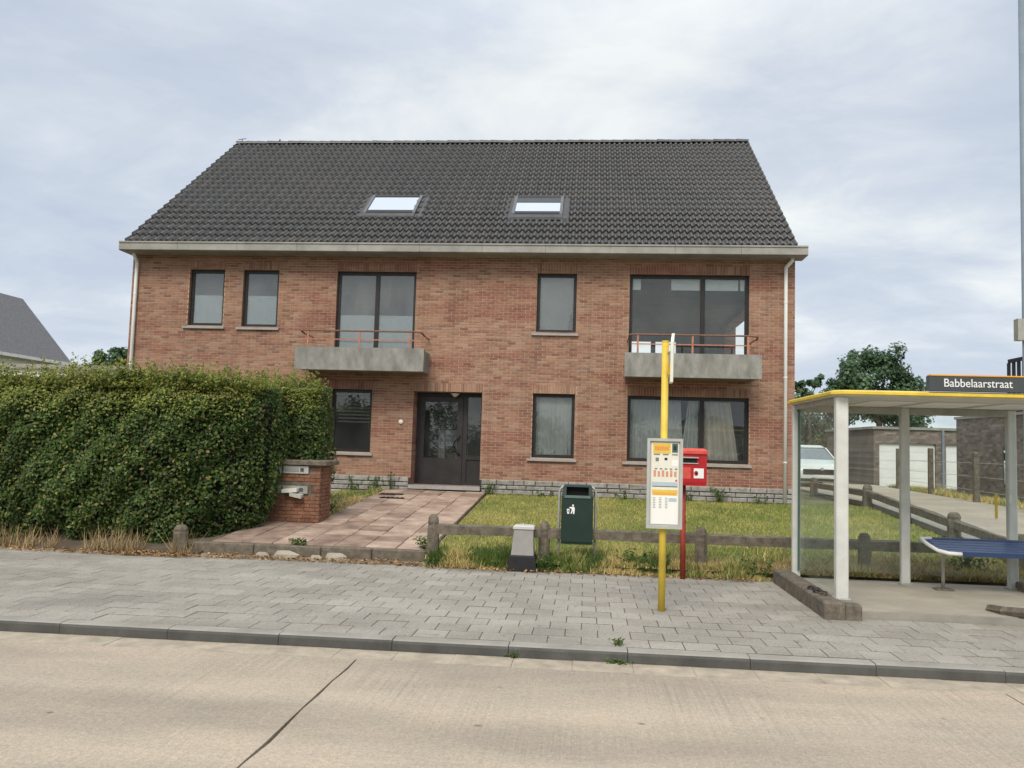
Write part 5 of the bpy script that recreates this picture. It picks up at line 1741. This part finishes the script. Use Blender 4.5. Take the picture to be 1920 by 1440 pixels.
rb = thing('brick_outbuilding', (12.5, 24.5, .65), 'grey-brown brick outbuilding with flat roof at the right', 'building')
MB().box(11.6, 11.85, 21.0, 27.3, .5, 3.02).box(11.85, 16, 27.05, 27.3, .5, 3.02).box(11.85, 16, 21.0, 21.25, .5, 3.02).box(15.8, 16, 21.25, 27.05, .5, 3.02).build('wall', M['greybrick_side'], rb)
rfo = MB().box(11.55, 16.05, 20.95, 27.35, 3.022, 3.10).build('flat_roof', M['gutter'], rb)
wn = MB().box(11.585, 11.62, 23.85, 24.35, 1.05, 2.15).build('window', M['frame'], rb)
MB().box(11.575, 11.584, 23.92, 24.28, 1.12, 2.08).build('pane', M['carglass'], wn)
for i in range(1):
    sc_ = MB().box(11.70, 11.76, 20.9, 24.25, 4.50, 4.60).box(11.70, 11.76, 20.9, 24.25, 3.14, 3.2).build('terrace_screen', M['black'], rb)
    y = 20.95
    while y < 24.2:
        MB().box(11.71, 11.75, y, y + .13, 3.2, 4.5).build('slat', M['black'], sc_)
        y += .27

wf = thing('wire_fence', (10.6, 27, .68), 'wire fence on dark concrete posts beside the driveway', 'fence')
wp = [(9.35, 18.4), (9.95, 22.3), (10.72, 27.06), (11.1, 30.8)]
for (x, y) in wp: MB().bevbox(x - .07, x + .07, y - .07, y + .07, .55, .70 + (1.28 if y < 25 else 1.40), .02).build('post', M['fence'], wf)
for zz in (1.0, 1.35, 1.7):
    for (a, c_) in zip(wp[:-1], wp[1:]):
        MB().tube([(a[0], a[1], zz), (c_[0], c_[1], zz)], .006, 4).build('wire', M['gal'], wf)

# ------------------------------------------------------------------ neighbours on the left
nb = thing('neighbour_house', (-29, 42, .7), 'white neighbouring house with steep grey roof behind the hedge', 'house')
nye, nyn = 40.0, 34.6
MB().box(-31.6, -26.5, nyn, nye - .05, .5, 5.45).build('wall', M['white'], nb)
MB().poly_y([(-31.7, 5.4), (-26.4, 5.4), (-29.05, 8.35)], nyn, nyn + .2).build('gable', M['white'], nb)
MB().poly_y([(-32.1, 5.2), (-29.05, 8.62), (-26.15, 5.35), (-26.30, 5.2), (-29.05, 8.35), (-31.9, 5.02)][::-1], nyn - .35, nye).build('roof', M['slate'], nb)
MB().box(-26.10, -25.95, nyn - .3, nye, 5.18, 5.32).build('eaves_gutter', M['pvc'], nb)
lg_ = thing('neighbour_garage', (-16, 26, .7), 'low pale flat-roofed garage between the two houses', 'garage')
MB().box(-20.5, -13.4, 25.0, 30, .5, 3.80).build('wall', M['white'], lg_)
MB().box(-20.6, -13.3, 24.9, 30.1, 3.803, 3.95).build('roof_edge', M['gutter'], lg_)


# ------------------------------------------------------------------ trees
def tree(name, loc, blobs, trunk_h, trunk_r, nleaf, size, m_, label, cat='tree', group='trees beyond the houses'):
    t = thing(name, loc, label, cat, group)
    tr_ = MB().tube([loc, (loc[0] + .1, loc[1], loc[2] + trunk_h * .5), (loc[0], loc[1], loc[2] + trunk_h)], [trunk_r, trunk_r * .8, trunk_r * .55], 8)
    for (bx_, by_, bz_, r_) in blobs:
        tr_.tube([(loc[0], loc[1], loc[2] + trunk_h * .8), ((loc[0] + bx_) / 2, (loc[1] + by_) / 2, (loc[2] + trunk_h + bz_) / 2 - .2), (bx_, by_, bz_)], [trunk_r * .4, trunk_r * .25, trunk_r * .1], 5)
    tr_.build('trunk', M['bark'], t)
    C_, N_ = [], []
    tot = sum(b_[3] ** 2 for b_ in blobs)
    for (bx_, by_, bz_, r_) in blobs:
        n_ = int(nleaf * r_ ** 2 / tot)
        sub = max(6, int(r_ * 12))
        d = unit(rng.normal(0, 1, (sub, 3)))
        cc = np.array([bx_, by_, bz_]) + d * r_ * rng.uniform(.35, .95, (sub, 1)) * np.array([1, 1, .8])
        pick = rng.integers(0, sub, n_)
        p = cc[pick] + unit(rng.normal(0, 1, (n_, 3))) * (rng.random((n_, 1)) ** .5) * r_ * .42
        C_.append(p)
        N_.append(unit(p - np.array([bx_, by_, bz_ - r_ * .4]) + rng.normal(0, .5 * r_, (n_, 3))))
    C_ = np.concatenate(C_); N_ = np.concatenate(N_)
    link_mesh('crown', fast_mesh('crown', leaves(C_, N_, rng.uniform(.7, 1.3, len(C_)) * size, .65), 4, m_, org(t)), t)
    return t


# big tree over the garages (about 42 m away)
TB = 42.0
tree('broadleaf_tree', (14.2, TB, .7), [(13.0, TB, 5.6, 1.25), (14.6, TB, 6.2, 1.15), (15.4, TB + .5, 5.2, 1.1), (12.6, TB + .4, 4.2, 1.3), (14.2, TB - .4, 4.2, 1.5), (15.6, TB, 3.6, 1.2), (13.8, TB + .6, 6.7, .7), (16.2, TB, 4.6, .6), (12.2, TB, 5.0, .7)], 3.4, .22, 17000, .18, M['treeleaf'],
     'large round green tree behind the garages')
tree('broadleaf_tree', (11.6, 46, .7), [(11.2, 46, 3.6, 1.4), (12.4, 46, 2.8, 1.4), (10.4, 46, 2.4, 1.2), (11.5, 45.6, 4.4, .8)], 2.2, .18, 7000, .18, M['treeleaf'], 'darker green tree behind the parked car')
tree('shrub', (11.4, 40, .7), [(11.3, 40, 2.0, 1.0), (12.1, 40, 2.3, .9), (10.6, 40, 1.6, .8)], .8, .08, 4000, .14, M['olive'], 'olive brown shrub between car and garages', 'shrub')
tree('palm', (9.3, 36, .7), [(9.0, 36, 4.6, .28), (9.55, 36, 4.75, .30), (9.3, 36, 4.35, .3), (8.75, 36, 4.75, .22), (9.8, 36, 5.0, .18)], 3.7, .07, 900, .20, M['treeleaf'], 'spindly treetop just right of the house corner')
tree('broadleaf_tree', (20.6, 40, .7), [(19.8, 40, 4.1, 1.0), (20.8, 40, 4.5, 1.1), (21.6, 40, 3.9, 1.0)], 2.5, .18, 4500, .17, M['paleleaf'], 'light green tree above the brick outbuilding')
tree('broadleaf_tree', (-22.9, 38, .7), [(-23.2, 38, 5.3, .75), (-22.3, 38, 5.3, .8), (-22.8, 38, 4.6, .9), (-23.8, 38, 4.7, .6), (-22.5, 38, 5.75, .4)], 2.6, .18, 4500, .17, M['treeleaf'], 'dark green treetop above the hedge near the left downspout')
tree('broadleaf_tree', (-20.0, 37, .7), [(-20.6, 37, 5.0, .7), (-19.8, 37, 5.7, .9), (-20.2, 37, 4.5, .9), (-19.4, 37, 5.0, .7)], 2.6, .18, 4500, .17, M['treeleaf'], 'dark green tree half hidden behind the left house corner')
# unseen trees added across the street to put dark reflections in the glass
for i in range(9):
    x_ = -26 + i * 5.6
    tree('reflection_tree', (x_, -15, 0), [(x_ - 1.2, -15, 2.2, 1.5), (x_ + 1.3, -15, 2.4, 1.6), (x_, -15, 3.6, 1.4), (x_ + 2.6, -15, 1.6, 1.4), (x_ - 2.4, -15, 1.5, 1.3)], 1.5, .15, 2600, .24, M['treeleaf'], ('leafy tree added across the street for reflections, number %s in the row seen from its left end' % ('one two three four five six seven eight nine'.split()[i])), group='trees added for window reflections')
# far wood on the horizon
n = 9000
x = rng.uniform(-160, 190, n)
top = 4.2 + 1.6 * nz2(x * .05, x * 0, 1) + .8 * nz2(x * .3, x * 0, 1)
z = 1.0 + top * rng.random(n)
far = np.stack([x, 170 + rng.uniform(-4, 4, n), z], 1)
tag(link_mesh('distant_wood', fast_mesh('distant_wood', leaves(far, unit(np.stack([rng.normal(0, .5, n), -1 + 0 * x, .5 + rng.normal(0, .4, n)], 1)), rng.uniform(.8, 1.8, n), .8), 4, M['farleaf'])), 'distant dark line of trees on the horizon', 'wood', kind='stuff')
